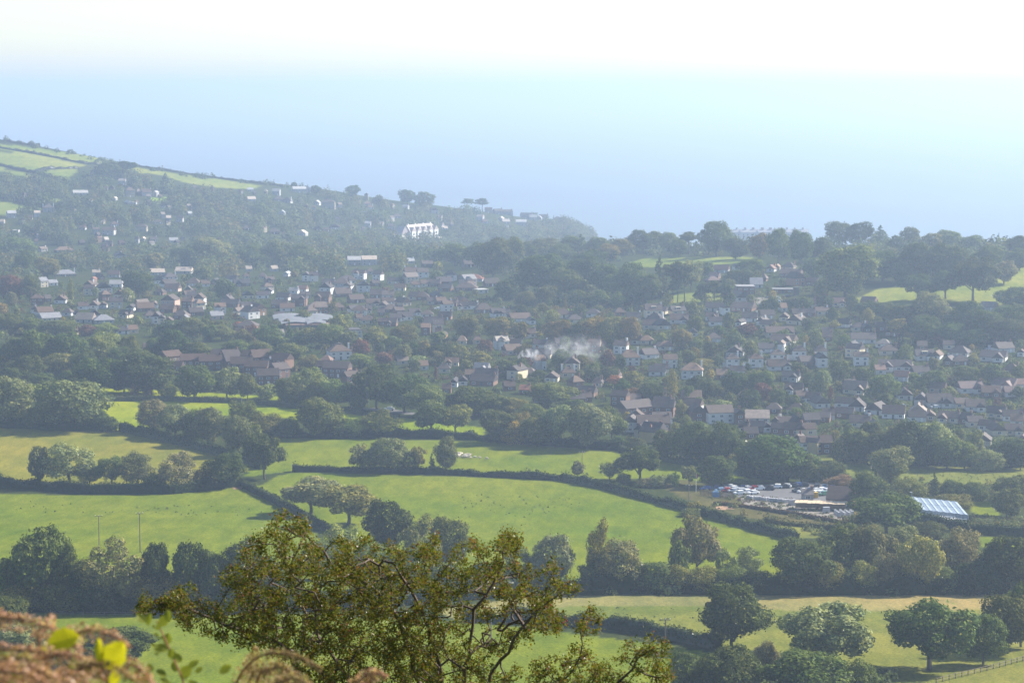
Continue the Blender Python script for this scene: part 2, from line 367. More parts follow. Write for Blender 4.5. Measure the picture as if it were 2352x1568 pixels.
def ordinal(i, n): return 'leftmost' if i == 0 else ('rightmost' if i == n-1 else ORD[i]+' from left')
def at_land(u, v):
    p = at(u, v)
    while p.y > 3480: v += 2; p = at(u, v)
    return p
def plant(u, vt, vb, wd, kind, colour, label, group, name=None):
    p = at_land(u, vb); s = mpp(p); wm, hm = wd*s*1.05, (vb-vt)*s
    lod = 'hi' if wd > 50 else ('mid' if wd > 24 else 'lo'); var = R_.randrange(4)
    cm, tm = crown_mesh(kind, var, lod)
    o = thing(name or KNAME[kind], label, KCAT.get(kind, 'tree'), p-Vector((0, 0, .15)), R_.uniform(0, 6.28), group)
    o.scale = (wm, wm, hm)
    f = R_.uniform(.78, 1.36); c = [x*f*R_.uniform(.90, 1.10) for x in COL[colour]]; c = [x*k for x, k in zip(c, (1.98, 1.84, 1.6))]
    link('crown', cm, parent=o, col=c); link('trunk', tm, parent=o)
    placed_trees.append((u, vt, vb, wd)); return o
SHORT = {'b': 'broad', 'o': 'oak', 't': 'tall', 'a': 'airy', 's': 'bush', 'c': 'column', 'f': 'spruce', 'p': 'pine'}
CS = {'k': 'dark green', 'd': 'deep green', 'g': 'green', 'y': 'grey green', 'p': 'pale green', 'o': 'olive', 'w': 'yellowing', 'a': 'autumn tinged', 'c': 'copper', 'r': 'russet', 'e': 'red'}
def line(where, items):
    """items: 'u vtop vbase width kindcolour' for the trees of one line, told apart by look and by their order in it"""
    it = sorted([(float(a), float(b), float(c), float(d), k) for a, b, c, d, k in (x.split() for x in items.strip().splitlines() for x in x.split(';') if x.strip())])
    n = len(it)
    for i, (u, vt, vb, wd, k) in enumerate(it):
        kind, colour = SHORT[k[0]], CS[k[1]]
        noun = 'bush' if kind == 'bush' else 'tree'
        plant(u, vt, vb, wd, kind, colour, f'{KLOOK[kind]} {colour} {noun}, {ordinal(i, n)} {where}', 'trees '+where)
line('in the belt beside twin power poles', '''92 1207 1400 135 od;150 1245 1400 80 bd;262 1234 1402 145 ay;358 1245 1402 72 tk;435 1243 1402 80 tk;490 1258 1402 74 bd;552 1234 1402 104 bd;28 1280 1398 70 bd;610 1270 1400 80 bk''')
line('under the twin power poles', '''365 1313 1403 120 so;445 1337 1403 100 so;45 1338 1402 100 sw;8 1290 1400 70 sg;115 1320 1402 90 sg;200 1305 1402 95 sd;245 1345 1404 90 sd;160 1352 1404 70 so;12 1368 1440 95 sd;300 1350 1403 80 sd;530 1340 1403 110 sk;590 1335 1400 90 sd;660 1330 1398 90 sk''')
line('behind the foot of the grassy slope', '''270 1440 1535 165 od;40 1425 1515 120 oy;120 1470 1540 90 sg''')
line('around the near hawthorn', '''715 1095 1180 135 oy;800 1110 1205 140 oo;895 1145 1275 112 bk;785 1203 1310 95 ap;968 1180 1330 100 ay;1035 1183 1310 98 bd;730 1240 1330 90 bd;850 1240 1335 100 sg;930 1260 1350 90 sd;1010 1290 1360 90 sd;1110 1290 1362 100 sk''')
line('in the belt over the stubble field', '''1265 1224 1357 108 by;1238 1272 1358 68 sp;1192 1245 1357 66 ag;1378 1188 1354 72 ao;1425 1240 1358 118 by;1365 1285 1358 76 sd;1505 1287 1358 112 sk;1450 1300 1359 60 so;1600 1184 1330 104 oy;1560 1240 1340 50 sg;1667 1258 1345 48 ay;1715 1254 1330 64 ay;1545 1295 1359 80 so;1610 1298 1360 90 so;1680 1296 1360 80 sd;1745 1308 1361 70 sd''')
line('in the thick belt right of the stubble', '''1845 1234 1360 148 bd;1940 1205 1335 120 bd;2000 1203 1335 104 by;1982 1285 1361 64 sp;2075 1210 1330 104 by;2115 1232 1361 98 tp;2035 1270 1359 74 sy;2203 1214 1345 110 by;2312 1228 1358 135 bk;2252 1285 1360 104 sk;1900 1290 1361 90 so;2170 1300 1361 70 sd;2340 1290 1360 70 sd''')
line('below the greenhouse', '''2035 1134 1226 158 ok;2130 1195 1235 74 sd;1965 1180 1232 50 sd''')
line('standing in the stubble field', '''1685 1338 1490 156 bd;1893 1382 1545 205 oy;2135 1369 1538 196 od;2258 1404 1525 100 bg;2312 1360 1500 115 bd;2345 1338 1485 90 bd;1760 1470 1530 60 sy''')
line('at the picture foot, right of hawthorn', '''1578 1493 1580 84 sd;1680 1483 1600 135 bd;1850 1488 1610 200 bk;1965 1510 1600 80 sd;1620 1510 1590 70 sd''')
line('between sheep field and car park', '''1467 1023 1107 102 od;1645 1043 1117 84 bd;1582 1067 1112 42 ay;1327 1057 1093 30 ty;1400 1060 1102 48 ag;1512 1090 1118 40 sy;1432 1085 1110 34 sd;1545 1085 1118 36 ag;1552 1078 1118 16 fd;1482 1096 1118 36 sy;1600 1150 1178 40 sw;1590 1165 1185 46 sg''')
line('around the nursery car park', '''2043 1023 1115 102 by;1992 1080 1165 80 td;2145 1085 1136 28 fk;1937 1089 1119 70 sr;1905 1057 1103 80 sd;2080 1098 1152 84 so;2185 1100 1145 54 sd;2240 1105 1148 56 sd;2325 1090 1155 96 bk;2313 1120 1190 78 bg;2195 1133 1164 84 so;1868 1075 1106 30 sg;1715 1098 1112 46 sg;1880 1050 1095 20 fd''')
line('beside the yellow ended houses', '''1785 1000 1104 155 bk;1662 970 1070 100 ok;1585 965 1062 100 bd;1720 1015 1100 80 bk;1533 985 1056 66 bd;1838 1040 1108 76 bd;1625 1000 1068 70 bk''')
line('under the lowest right bungalows', '''2075 962 1068 104 bk;1966 985 1060 82 td;2030 985 1065 84 bd;2142 965 1068 94 by;2174 1000 1076 84 bd;2270 1032 1080 76 sy;2322 1005 1072 80 bd;2112 1000 1072 66 bd;1930 1000 1062 44 sy;2215 1010 1076 60 bg;2240 985 1050 40 sp;2000 965 1040 60 td;2345 1020 1078 50 bk''')
line('in the hedgerow below golden field', '''90 1023 1114 48 ty;160 1015 1114 120 ay;206 1055 1116 60 ay;255 1044 1118 76 ag;318 1034 1120 80 ay;407 1035 1124 92 ay;466 1075 1122 40 so;520 1039 1120 90 bd;608 995 1100 86 od;360 1085 1124 50 sg''')
line('in the slanting row beyond golden field', '''350 914 990 84 by;405 928 1003 90 by;450 940 1010 60 sd;480 932 1020 84 by;545 950 1045 76 by;588 975 1060 50 sg;560 917 992 76 ag;615 948 1003 86 so;728 912 1004 100 bd;665 955 1003 44 sd;775 955 1004 50 sd;640 970 1004 50 sd''')
line('in the copse beside the sheep flock', '''822 1017 1082 42 ay;890 1004 1083 102 by;960 1022 1081 40 ao;992 1040 1080 20 fd;1025 1000 1083 52 ty;850 1030 1082 50 sd;935 1035 1082 46 sd''')
line('in the hedge behind the sheep field', '''875 939 1002 84 ag;815 958 1003 64 sd;992 925 998 82 od;1046 928 996 70 oo;1149 940 1016 94 bd;1180 965 1018 64 sw;1235 950 1024 88 bg;1276 928 1024 74 by;1348 926 1030 110 by;1405 932 1012 70 bd;1422 1000 1030 48 sd;1455 1003 1030 52 sd;1200 945 1015 60 so''')
line('along the road with the lamp post', '''980 884 958 102 bg;866 838 938 106 bk;930 858 947 98 bk;1098 886 954 124 bd;1067 922 958 40 sy;1182 912 955 64 so;1220 925 965 70 sg;1262 877 935 110 bd;822 905 940 38 sd;772 870 937 74 ag;745 880 932 54 bg;806 880 935 60 bd;1320 915 950 60 bd;1030 900 950 70 bd;1150 905 955 60 bg''')
line('in the clump left of bright strip', '''168 869 984 165 by;25 862 976 120 by;250 955 990 44 sd;85 930 982 66 sd;215 935 985 60 sd;120 945 984 60 sk''')
line('before the red brick estate', '''98 855 898 58 od;30 842 888 64 bd;232 821 908 114 ok;338 806 905 135 bd;385 880 910 44 sg;450 838 917 99 bk;522 843 914 70 by;568 857 917 46 bg;612 880 914 44 sp;660 868 927 68 bd;712 845 922 84 bg;735 870 932 74 bg;308 880 908 21 sr;340 883 908 23 sr;690 890 930 60 sd;160 850 900 70 bk;285 850 902 70 bd''')
line('behind the red brick estate', '''30 775 850 84 bd;85 755 850 94 bd;150 760 848 94 bd;233 763 838 90 bp;292 770 835 54 bg;397 755 832 74 bk;360 772 828 64 bd;450 783 832 70 bg;10 803 852 54 sw;62 815 882 84 bd;135 810 865 76 bo;548 780 828 74 bd;596 783 828 60 bg;660 786 838 84 bd;712 815 848 56 bo;190 805 870 70 bd;320 800 842 60 bg;475 800 830 50 sp;105 790 850 70 bd;270 795 850 56 bd''')
line('under the old town edge', '''25 720 768 62 bg;75 728 768 60 bg;143 733 768 78 bg;240 741 768 58 bp;200 745 770 44 sc;435 728 775 80 bd;395 735 772 60 bd;480 745 785 40 bg;510 745 782 60 bd;560 755 790 44 so''')
line('around the curved school roof', '''665 738 794 28 fk;615 747 792 66 bd;714 752 797 50 bp;760 742 797 70 bg;775 722 780 48 bo;690 760 797 40 bg;545 737 750 24 se;580 745 775 36 sc;640 770 800 46 bg;800 760 800 44 bd''')
line('in leafy gardens left of smoke', '''866 750 802 48 bo;926 745 792 60 bo;1071 725 778 58 bo;1140 727 780 64 bo;832 780 818 42 bc;880 808 840 44 bc;1012 787 832 64 bk;970 780 822 38 bo;924 790 834 44 by;828 812 844 54 bg;960 815 842 40 sy;1050 790 835 48 so;1100 805 845 50 so;1190 738 782 44 ba;900 770 805 44 bg;1005 760 790 40 bd''')
line('behind the drifting smoke', '''1278 734 790 76 ba;1365 726 792 62 ba;1402 727 794 64 bo;1440 727 793 64 ba;1335 735 790 50 bo;1316 745 790 44 bd;1335 815 848 44 bo;1237 848 872 36 bk;1362 833 874 24 ck;1200 820 860 40 sd;1165 825 865 50 bd;1290 800 845 44 bg;1400 840 875 40 bd''')
line('in the gardens beside the poplar', '''1543 846 922 26 ca;1496 876 922 54 bd;1450 850 888 48 so;1452 890 920 48 sr;1410 860 885 30 se;1600 860 905 42 bd;1690 852 908 64 bk;1742 850 905 66 bk;1884 848 908 48 by;1657 917 944 44 sy;1720 892 935 50 sk;1786 890 930 40 bg;1640 880 915 40 bd;1820 905 935 36 bg;1580 885 920 36 bg;1480 925 950 36 so''')
line('around the hipped white villas', '''1673 716 760 28 tp;1715 742 772 44 bc;1565 754 802 52 bo;1873 755 807 38 ay;1690 760 798 38 bd;1633 782 824 36 bd;1578 802 837 44 bg;1613 822 848 52 so;1760 850 880 36 sd;1835 830 862 40 bg;1600 770 800 34 bg;1650 745 775 30 bd;1800 755 785 30 sg;1770 780 800 30 sg''')
line('among the right bungalow rows', '''2025 857 927 78 bg;2140 850 893 66 bd;2221 838 884 66 bg;2277 834 884 48 bd;2145 820 852 27 ty;2064 806 830 34 sd;1928 824 870 50 bg;1978 842 882 48 bd;2182 886 914 36 sp;2120 880 915 30 fd;2080 875 905 34 bd;2310 850 885 40 bg;2340 885 915 36 bd;1830 935 965 36 bg''')
line('on the wooded mound', '''1242 581 675 140 bk;1303 615 682 94 bd;1132 547 636 90 bd;1166 544 624 74 bg;1046 559 610 74 bd;1098 556 615 66 bd;1340 590 665 84 bk;1515 588 684 46 fk;1481 628 694 78 bd;1389 605 676 74 td;1415 630 692 64 bg;1450 602 688 62 td;1355 575 630 84 bk;1211 667 704 52 sy;1160 640 690 50 bd;1255 655 700 50 bg;1330 665 700 50 sg;1380 665 702 50 sd''')
line('on the skyline over the mound', '''1245 547 590 84 bg;1310 541 585 64 pd;1335 538 585 50 fd;1372 544 588 60 bd;1468 527 582 58 bd;1500 530 578 52 bd;1535 533 578 52 bg;1425 548 590 60 bo;1290 560 600 60 bd;1400 560 600 54 bo;1205 555 600 60 bd;1560 548 590 40 bd''')
line('on the right skyline', '''1647 508 588 84 bd;1582 532 584 58 pd;1743 535 594 48 ba;1788 525 604 56 bd;1840 528 608 56 bd;1928 508 566 64 bk;1973 509 566 66 bk;2020 518 564 54 fk;2093 515 558 48 bg;2180 528 570 62 bg;2231 540 575 62 bg;2293 530 556 15 fk;2336 540 590 66 bd;1690 545 595 60 bd;1885 545 600 50 bd;2140 535 575 50 bo;2060 540 580 44 bd''')
line('on the right hillside pasture', '''1942 562 684 142 bg;2025 573 645 90 bk;2110 556 645 106 bk;2182 560 645 96 bd;2235 588 690 106 ok;2107 628 690 82 ok;2172 622 686 74 ok;2306 598 652 58 by;2332 658 714 84 bd;2270 565 630 70 bd;2340 570 620 60 bd;2070 600 650 60 bd;1990 600 650 50 bd''')
line('in dark wood over right bungalows', '''2142 670 756 94 by;2080 700 756 84 bd;2214 690 776 96 bk;2265 712 784 96 bk;2317 730 792 96 bd;2128 725 786 96 bk;1990 690 728 58 bd;2035 695 734 64 bd;2185 740 790 70 bk;2345 700 770 70 bd;2060 730 770 50 bo;2235 755 796 70 bk;2300 700 760 60 bd''')
line('around white hall and timber yard', '''1640 643 702 46 pk;1618 648 700 36 pk;1664 650 702 36 pk;1545 600 694 50 pd;1572 605 694 46 pd;1588 597 668 60 ap;1722 594 638 66 bd;1698 617 658 68 bd;1556 640 694 40 pd;1775 680 720 32 bd;1850 680 712 36 bd;1620 600 640 44 bd;1870 590 640 60 bd''')
line('on slopes left of the white hotel', '''317 621 684 70 bk;26 630 694 66 bc;70 632 694 56 bd;42 545 600 86 bd;208 560 598 32 bd;163 637 697 16 co;515 640 688 50 bk;470 610 648 46 bg;110 590 640 60 bo;245 372 410 64 bk;285 370 412 50 pk;480 545 610 90 by;580 560 615 70 bg;350 580 620 50 bo;420 565 612 66 bd;640 550 612 70 bg;700 560 615 70 bd;60 575 640 60 bd;1003 622 648 34 bg''')
line('on the far headland', '''1073 452 478 32 pk;1108 449 480 36 pk;1227 480 496 22 bk;810 425 450 34 bk;935 435 470 40 bd;975 440 478 46 bd;600 466 505 44 bd;725 425 448 26 bd;870 448 470 24 bd;380 398 432 30 fk''')
# hedges: leaf clumps over a strip that follows the ground
def hedge(pts, h, wd, colour, label, cat='hedge', leaf=.28, dens=5.0, bump=.25, name='hedge'):
    rng = np.random.default_rng(len(pts)*97+int(pts[0][0])); P = [at(u, v) for u, v in pts]
    seg = []; 
    for a, b in zip(P, P[1:]):
        k = max(1, int((b-a).length/1.5)); seg += [a.lerp(b, i/k) for i in range(k)]
    seg.append(P[-1]); S = np.array([(p.x, p.y, 0) for p in seg])
    S[:, 2] = hz(S[:, 0], S[:, 1]); T = np.gradient(S, axis=0); T /= np.linalg.norm(T, axis=1, keepdims=True)+1e-9; N = np.stack([-T[:, 1], T[:, 0], 0*T[:, 0]], 1)
    m = len(S); wob = np.interp(np.arange(m), np.arange(0, m+6, 3), rng.normal(1, bump, len(np.arange(0, m+6, 3)))).clip(.5, 1.8)
    Ltot = np.linalg.norm(np.diff(S, axis=0), axis=1).sum(); n = int(Ltot*(2*h+wd)*dens)
    t = rng.uniform(0, m-1.001, n); i = t.astype(int); f = (t-i)[:, None]
    c = S[i]*(1-f)+S[i+1]*f; nn = N[i]; hh = (h*wob[i])[:, None]
    ang = rng.uniform(-.12, math.pi+.12, n); prof = np.abs(np.cos(ang))**.5*np.sign(np.cos(ang)); up = np.clip(np.sin(ang), 0, 1)**.5
    r = (rng.uniform(.82, 1.08, n)+.25*rng.random(n)*(rng.random(n) < .15))[:, None]
    Q = c+nn*(prof*wd*.5)[:, None]*r+np.array([0, 0, 1])*(up[:, None]*hh*r)
    V, F = leaf_quads(rng, Q, nn*np.cos(ang)[:, None]+np.array([0, 0, 1])*np.sin(ang)[:, None], leaf)
    # the dense twiggy inside
    core = []; 
    for k in range(m):
        for sx, sz in ((-.42, -.1), (-.36, .82), (.36, .82), (.42, -.1)): core.append(S[k]+N[k]*wd*sx+np.array([0, 0, h*wob[k]*sz]))
    k0 = len(V); CF = []
    for k in range(m-1):
        for a in range(3): CF.append((k0+4*k+a, k0+4*k+a+1, k0+4*k+5+a, k0+4*k+4+a))
    CF += [(k0, k0+1, k0+2, k0+3), (k0+4*m-4, k0+4*m-1, k0+4*m-2, k0+4*m-3)]
    V = np.concatenate([V, np.array(core)]); F = np.concatenate([F, np.array(CF)])
    o0 = P[0]; me = mesh(name, V-np.array(o0), F, [LEAFW])
    return thing(name, label, cat, o0, 0, None, me, COL[colour] if isinstance(colour, str) else colour)
HED = [([(672,1082),(820,1083),(1030,1089),(1288,1103)], 2.8, 2.6, 'dark green', 'clipped dark hedge along the lower edge of the sheep field', .18),
 ([(1293,1103),(1400,1124),(1600,1178),(1830,1242)], 3.0, 2.6, 'dark green', 'long slanting hedge running down from the sheep field beside the nursery', .2),
 ([(558,1116),(640,1158),(700,1193),(765,1225)], 2.6, 2.4, 'deep green', 'short slanting hedge left of the two spreading oaks', .12),
 ([(-70,1108),(60,1121),(200,1133),(400,1133),(548,1116)], 4.2, 3.5, 'dark green', 'thick dark hedge at the foot of the golden field', .2),
 ([(-70,970),(120,988),(257,988)], 4.0, 3.5, 'dark green', 'shadowed hedge under the great round clump of trees', .2),
 ([(278,988),(400,1018),(500,1043),(605,1078)], 3.8, 3.2, 'dark green', 'hedge under the slanting tree row at the golden field', .2),
 ([(590,1002),(760,1006),(900,1003),(1080,1008),(1300,1026),(1425,1034)], 3.8, 3.6, 'dark green', 'tall dark hedge along the top of the sheep field', .25),
 ([(238,920),(400,921),(555,925)], 2.6, 2.5, 'grey green', 'square trimmed hedge above the bright strip field', .06),
 ([(580,928),(690,938),(790,947),(860,957),(915,962)], 2.4, 2.2, 'deep green', 'low roadside hedge leading to the lamp post', .08),
 ([(1425,1036),(1520,1058),(1620,1075),(1700,1091),(1810,1106)], 2.4, 2.2, 'green', 'low hedge between the wood and the small green field', .12),
 ([(1060,1426),(1250,1431),(1400,1443),(1500,1458),(1650,1490)], 3.2, 3.0, 'deep green', 'curving hedge across the foot of the stubble field', .25),
 ([(-70,1398),(250,1405),(500,1405),(800,1398),(1200,1366)], 5.0, 5.0, 'dark green', 'wide dark thicket edge over the lowest left field', .3),
 ([(1180,1367),(1480,1361),(1760,1364),(2080,1364),(2420,1360)], 4.6, 4.5, 'dark green', 'wide dark hedge along the top of the stubble field', .3),
 ([(2085,1195),(2160,1208),(2230,1224),(2420,1236)], 3.4, 3.0, 'dark green', 'dark clipped hedge running right from the greenhouse', .08),
 ([(1640,1158),(1720,1166),(1830,1184),(1960,1206)], 1.3, 1.4, 'russet', 'brown beech hedge at the nursery yard edge', .1),
 ([(1760,1200),(1830,1207),(1900,1214),(1960,1222)], 1.8, 3.0, 'olive', 'scrubby low hedge below the nursery yard', .3),
 ([(820,1003),(760,1004)], 4.0, 3.0, 'deep green', 'stub of hedge beside the sheep field gateway', .2)]
for pts, h, wd, c, lab, bp in HED: hedge(pts, h, wd, c, lab, bump=bp, dens=3.6, leaf=.34)
for zps, h, lab in [([(-60,160),(250,200),(560,245),(800,290),(1000,322),(1560,412),(1985,470)], 3, 'long hedge along the crest of the far hill'),
    ([(-60,200),(280,258),(560,313),(700,325)], 2.5, 'second hedge down from the far hill crest'), ([(-60,308),(140,362),(230,378),(440,432)], 3, 'hedge under the two brightest far hill fields'),
    ([(230,372),(300,350),(525,347)], 2.5, 'short curved hedge between two far hill fields'), ([(870,322),(1300,388),(1560,426),(1900,468)], 2.5, 'hedge splitting the right far hill fields'),
    ([(-60,530),(120,572),(300,612),(480,600)], 5, 'ragged hedge over the lowest far hill field')]:
    hedge(zp(zps), h, 4, (.034, .042, .022), lab, dens=1.2, leaf=.55, bump=.3)

# ------------------------------------------------------------------ houses
def tiles(name):
    m, nt, b = mat(name); tc = node(nt, 'ShaderNodeTexCoord').outputs['Object']
    oi = node(nt, 'ShaderNodeObjectInfo').outputs['Color']
    wv = node(nt, 'ShaderNodeTexWave', Scale=1.1, Distortion=1.5, Detail=2); wv.bands_direction = 'Z'; L(nt, tc, wv.inputs['Vector'])
    c = mul(nt, oi, ramp(nt, wv.outputs['Fac'], (0, (.8, .8, .8)), (1, (1.1, 1.1, 1.1))))
    c = mul(nt, c, ramp(nt, noise(nt, .7, 5, tc), (.3, (.72, .72, .74)), (.7, (1.2, 1.15, 1.1))))
    L(nt, c, b.inputs['Base Color']); b.inputs['Roughness'].default_value = .75; b.inputs['Specular IOR Level'].default_value = .25
    return m
WALL = plain('rendered wall', None, .85, .14, .6, .15, objcol=True); ROOF = tiles('roof tiles')
GLASS = plain('window glass', (.10, .115, .13), .2, .2, 1, .6); TRIM = plain('white painted trim', (.72, .72, .70), .6, .1, 1)  # glass colour is lightened to carry the sky's reflection
POT = plain('clay pot', (.30, .13, .07), .8, .2, 3)
WC = {'w': (.72, .71, .68), 'c': (.66, .58, .42), 'b': (.22, .14, .105), 'y': (.72, .54, .26), 'p': (.55, .40, .33), 'o': (.42, .24, .14), 'g': (.45, .45, .44), 'd': (.14, .12, .11)}
RC = {'g': (.118, .098, .090), 'b': (.145, .112, .092), 'r': (.090, .066, .058), 'o': (.36, .155, .090), 's': (.34, .34, .35), 'd': (.060, .056, .060), 't': (.25, .195, .155), 'p': (.27, .19, .17), 'w': (.60, .60, .58)}
WN = {'w': 'white', 'c': 'cream', 'b': 'brick', 'y': 'yellow', 'p': 'pinkish', 'o': 'orange brick', 'g': 'grey', 'd': 'dark timbered'}
RN = {'g': 'grey-brown', 'b': 'brown', 'r': 'red-brown', 'o': 'orange', 's': 'slate', 'd': 'dark', 't': 'tan', 'p': 'pink', 'w': 'white'}
FORM = {'g': 'front gabled', 's': 'long roofed', 'h': 'hipped', 'x': 'cross gabled', 'f': 'flat roofed'}
H_RNG = random.Random(5); house_boxes = []; small_boxes = []
def roof_prism(mb, x0, x1, y0, y1, z, pitch, axis, over=.35, hip=0.0, th=.18):
    """a solid pitched roof over the box; axis 'x' runs the ridge along x; hip is how far the ridge ends pull in"""
    if axis == 'y':
        sub = MB(); roof_prism(sub, y0, y1, -x1, -x0, z, pitch, 'x', over, hip, th)
        return mb.add([(-q, p, r) for p, q, r in sub.v], sub.f)
    x0, x1, y0, y1 = x0-over*(1 if hip else .6), x1+over*(1 if hip else .6), y0-over, y1+over; ym = (y0+y1)/2; rise = (y1-y0)/2*math.tan(pitch)
    zz = z-over*math.tan(pitch)*.6; h = hip*(y1-y0)/2
    v = [(x0, y0, zz), (x1, y0, zz), (x1, y1, zz), (x0, y1, zz), (x0+h, ym, zz+rise), (x1-h, ym, zz+rise)]
    v += [(x, y, q+th) for x, y, q in v]
    f = [(0, 3, 2, 1), (6, 7, 11, 10), (8, 9, 10, 11), (7, 8, 11), (9, 6, 10), (0, 1, 7, 6), (1, 2, 8, 7), (2, 3, 9, 8), (3, 0, 6, 9)]
    return mb.add(v, f)
def gable_walls(mb, x0, x1, y0, y1, z0, z1, pitch, axis):
    mb.box(x0, x1, y0, y1, z0, z1)
    if axis == 'x':
        r = (y1-y0)/2*math.tan(pitch); ym = (y0+y1)/2
        mb.add([(x0, y0, z1), (x0, y1, z1), (x0, ym, z1+r), (x1, y0, z1), (x1, y1, z1), (x1, ym, z1+r)], [(0, 2, 1), (3, 4, 5), (0, 3, 5, 2), (1, 2, 5, 4)])
    else:
        r = (x1-x0)/2*math.tan(pitch); xm = (x0+x1)/2
        mb.add([(x0, y0, z1), (x1, y0, z1), (xm, y0, z1+r), (x0, y1, z1), (x1, y1, z1), (xm, y1, z1+r)], [(0, 1, 2), (3, 5, 4), (0, 2, 5, 3), (1, 4, 5, 2)])
    return r
def house(u, v, wpx, form, wall, roof, storeys=1, turn=None, extra='', label=None, group=None, dep=None, cat=None, name=None):
    p = at_land(u, v); s = mpp(p); w = min(max(wpx*s, 3.5), 60); far = wpx < 13
    if turn is None: turn = H_RNG.uniform(-22, 22)
    d = dep or (max(6.0, min(9.5, w*.75)) if form in 's x h' else max(8.0, min(13, w*1.35)))
    if form == 'g' and not dep: d = H_RNG.uniform(8, 11)
    hw = (2.5 if storeys == 1 else 5.0 if storeys == 2 else 8.0)*H_RNG.uniform(.95, 1.06); pitch = R(H_RNG.uniform(34, 42))
    if d > 9 and form in 'shx': pitch = R(32)
    if form == 'g' and w > 9: pitch = R(33)
    rz = R(turn)-math.atan2(p.x, p.y)
    root = thing(name or ('house' if storeys > 1 else ('chalet_bungalow' if form == 'x' else 'bungalow')), label, cat or ('house' if storeys > 1 else 'bungalow'), p+Vector((0, 0, -.1)), rz, group)
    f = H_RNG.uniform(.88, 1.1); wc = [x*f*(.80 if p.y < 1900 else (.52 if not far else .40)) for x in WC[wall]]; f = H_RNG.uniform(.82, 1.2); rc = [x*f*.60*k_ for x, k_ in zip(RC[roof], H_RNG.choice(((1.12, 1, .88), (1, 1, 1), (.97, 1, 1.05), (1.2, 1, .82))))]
    wm, rm = MB(), MB(); x0, x1, y0, y1 = -w/2, w/2, 0, d
    ridge = hw+(d/2 if form != 'g' else w/2)*math.tan(pitch)
    if form == 's': gable_walls(wm, x0, x1, y0, y1, -1.5, hw, pitch, 'x'); roof_prism(rm, x0, x1, y0, y1, hw, pitch, 'x')
    elif form == 'g': gable_walls(wm, x0, x1, y0, y1, -1.5, hw, pitch, 'y'); roof_prism(rm, x0, x1, y0, y1, hw, pitch, 'y')
    elif form == 'h': wm.box(x0, x1, y0, y1, -1.5, hw); roof_prism(rm, x0, x1, y0, y1, hw, pitch, 'x', .5, min(1.0, (w-1)/max(d, 1)*.95))
    elif form == 'f': wm.box(x0, x1, y0, y1, -1.5, hw); rm.box(x0-.2, x1+.2, y0-.2, y1+.2, hw, hw+.3); ridge = hw
    elif form == 'x':
        gable_walls(wm, x0, x1, y0, y1, -1.5, hw, pitch, 'x'); roof_prism(rm, x0, x1, y0, y1, hw, pitch, 'x')
        gw = min(5.5, w*.42); gx = w*H_RNG.choice((-.22, .24)) if 'L' not in extra else -w*.25; gp = R(40)
        gable_walls(wm, gx-gw/2, gx+gw/2, -2.2, y0+d*.4, -1.5, hw-.02, gp, 'y'); roof_prism(rm, gx-gw/2, gx+gw/2, -2.2, y0+d*.45, hw-.02, gp, 'y')
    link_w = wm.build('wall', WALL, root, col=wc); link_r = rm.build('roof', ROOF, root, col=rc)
    # chimney
    if ('k' in extra or (H_RNG.random() < .5 and not far)) and form != 'f':
        nk = 2 if 'kk' in extra else 1
        for k in range(nk):
            cx = (x1-.6 if k == 0 else x0+.6) if form != 'g' else w*.2; cyy = d/2 if form != 'g' else d*.6
            top = ridge+(1.6 if 'k' in extra else 1.0)
            c = MB().box(cx-.45, cx+.45, cyy-.35, cyy+.35, hw*.8, top).box(cx-.52, cx+.52, cyy-.42, cyy+.42, top, top+.15).build('chimney', WALL, root if far else link_r, col=WC['w' if ('k' in extra or H_RNG.random() < .4) and wall in 'wc' else 'b'])
            if not far: MB().tube([(cx-.2, cyy, top+.15), (cx-.2, cyy, top+.55)], .13, 6).tube([(cx+.2, cyy, top+.15), (cx+.2, cyy, top+.55)], .13, 6).build('chimney_pot', POT, c)
    if far: (house_boxes if cat != 'dwelling' else small_boxes).append((u, v, wpx)); return root
    # windows, each with its frame; doors
    fy = -2.2 if form == 'x' else 0
    def window(cx, z, ww, wh, y):
        fr = MB().box(cx-ww/2-.09, cx+ww/2+.09, y-.05, y+.02, z-.09, z+wh+.09).build('window', TRIM, root)
        g = MB(); n = max(1, round(ww/.8)); pw = ww/n
        for i in range(n): g.box(cx-ww/2+i*pw+.04, cx-ww/2+(i+1)*pw-.04, y-.075, y-.045, z, z+wh)
        g.build('pane', GLASS, fr)
    rows = [.9] if storeys == 1 else ([.9, 3.1] if storeys == 2 else [.9, 3.4, 6.0])
    for z in rows:
        n = max(1, min(6, int(w/3.4)))
        for i in range(n):
            cx = x0+w*(i+.5)/n
            if form == 'x' and abs(cx-gx) < gw/2+.9: continue
            if i == n//2 and z < 1 and n > 1 and not (form == 'x'):
                dr = MB().box(cx-.5, cx+.5, -.06, .02, 0, 2.05).build('door', GLASS if H_RNG.random() < .5 else TRIM, root); continue
            window(cx, z, min(1.6, w/n*.42), 1.0, 0)
    if form == 'x': window(gx, .9, min(1.9, gw*.4), 1.05, -2.2)
    if form == 'g' and w > 6.5: window(0, hw+.35, 1.3, 1.05, 0)
    if 'g' in extra:       # flat roofed garage wing on the left
        MB().box(x0-3.2, x0-.01, 1.5, d*.7, -1.5, 2.5).build('garage', WALL, root, col=wc)
    if 'd' in extra:       # box dormer
        dm = MB().box(-1.6, 1.6, d*.16, d*.45, hw+.5, hw+2.3).build('dormer', WALL, root, col=WC['c'])
        window(0, hw+1.0, 2.6, .95, d*.16)
    house_boxes.append((u, v, wpx)); return root
def zone(x0, y0, s): return lambda zx, zy, zw: ((x0+zx*s)*.67123, (y0+zy*s)*.67123, zw*s*.67123)
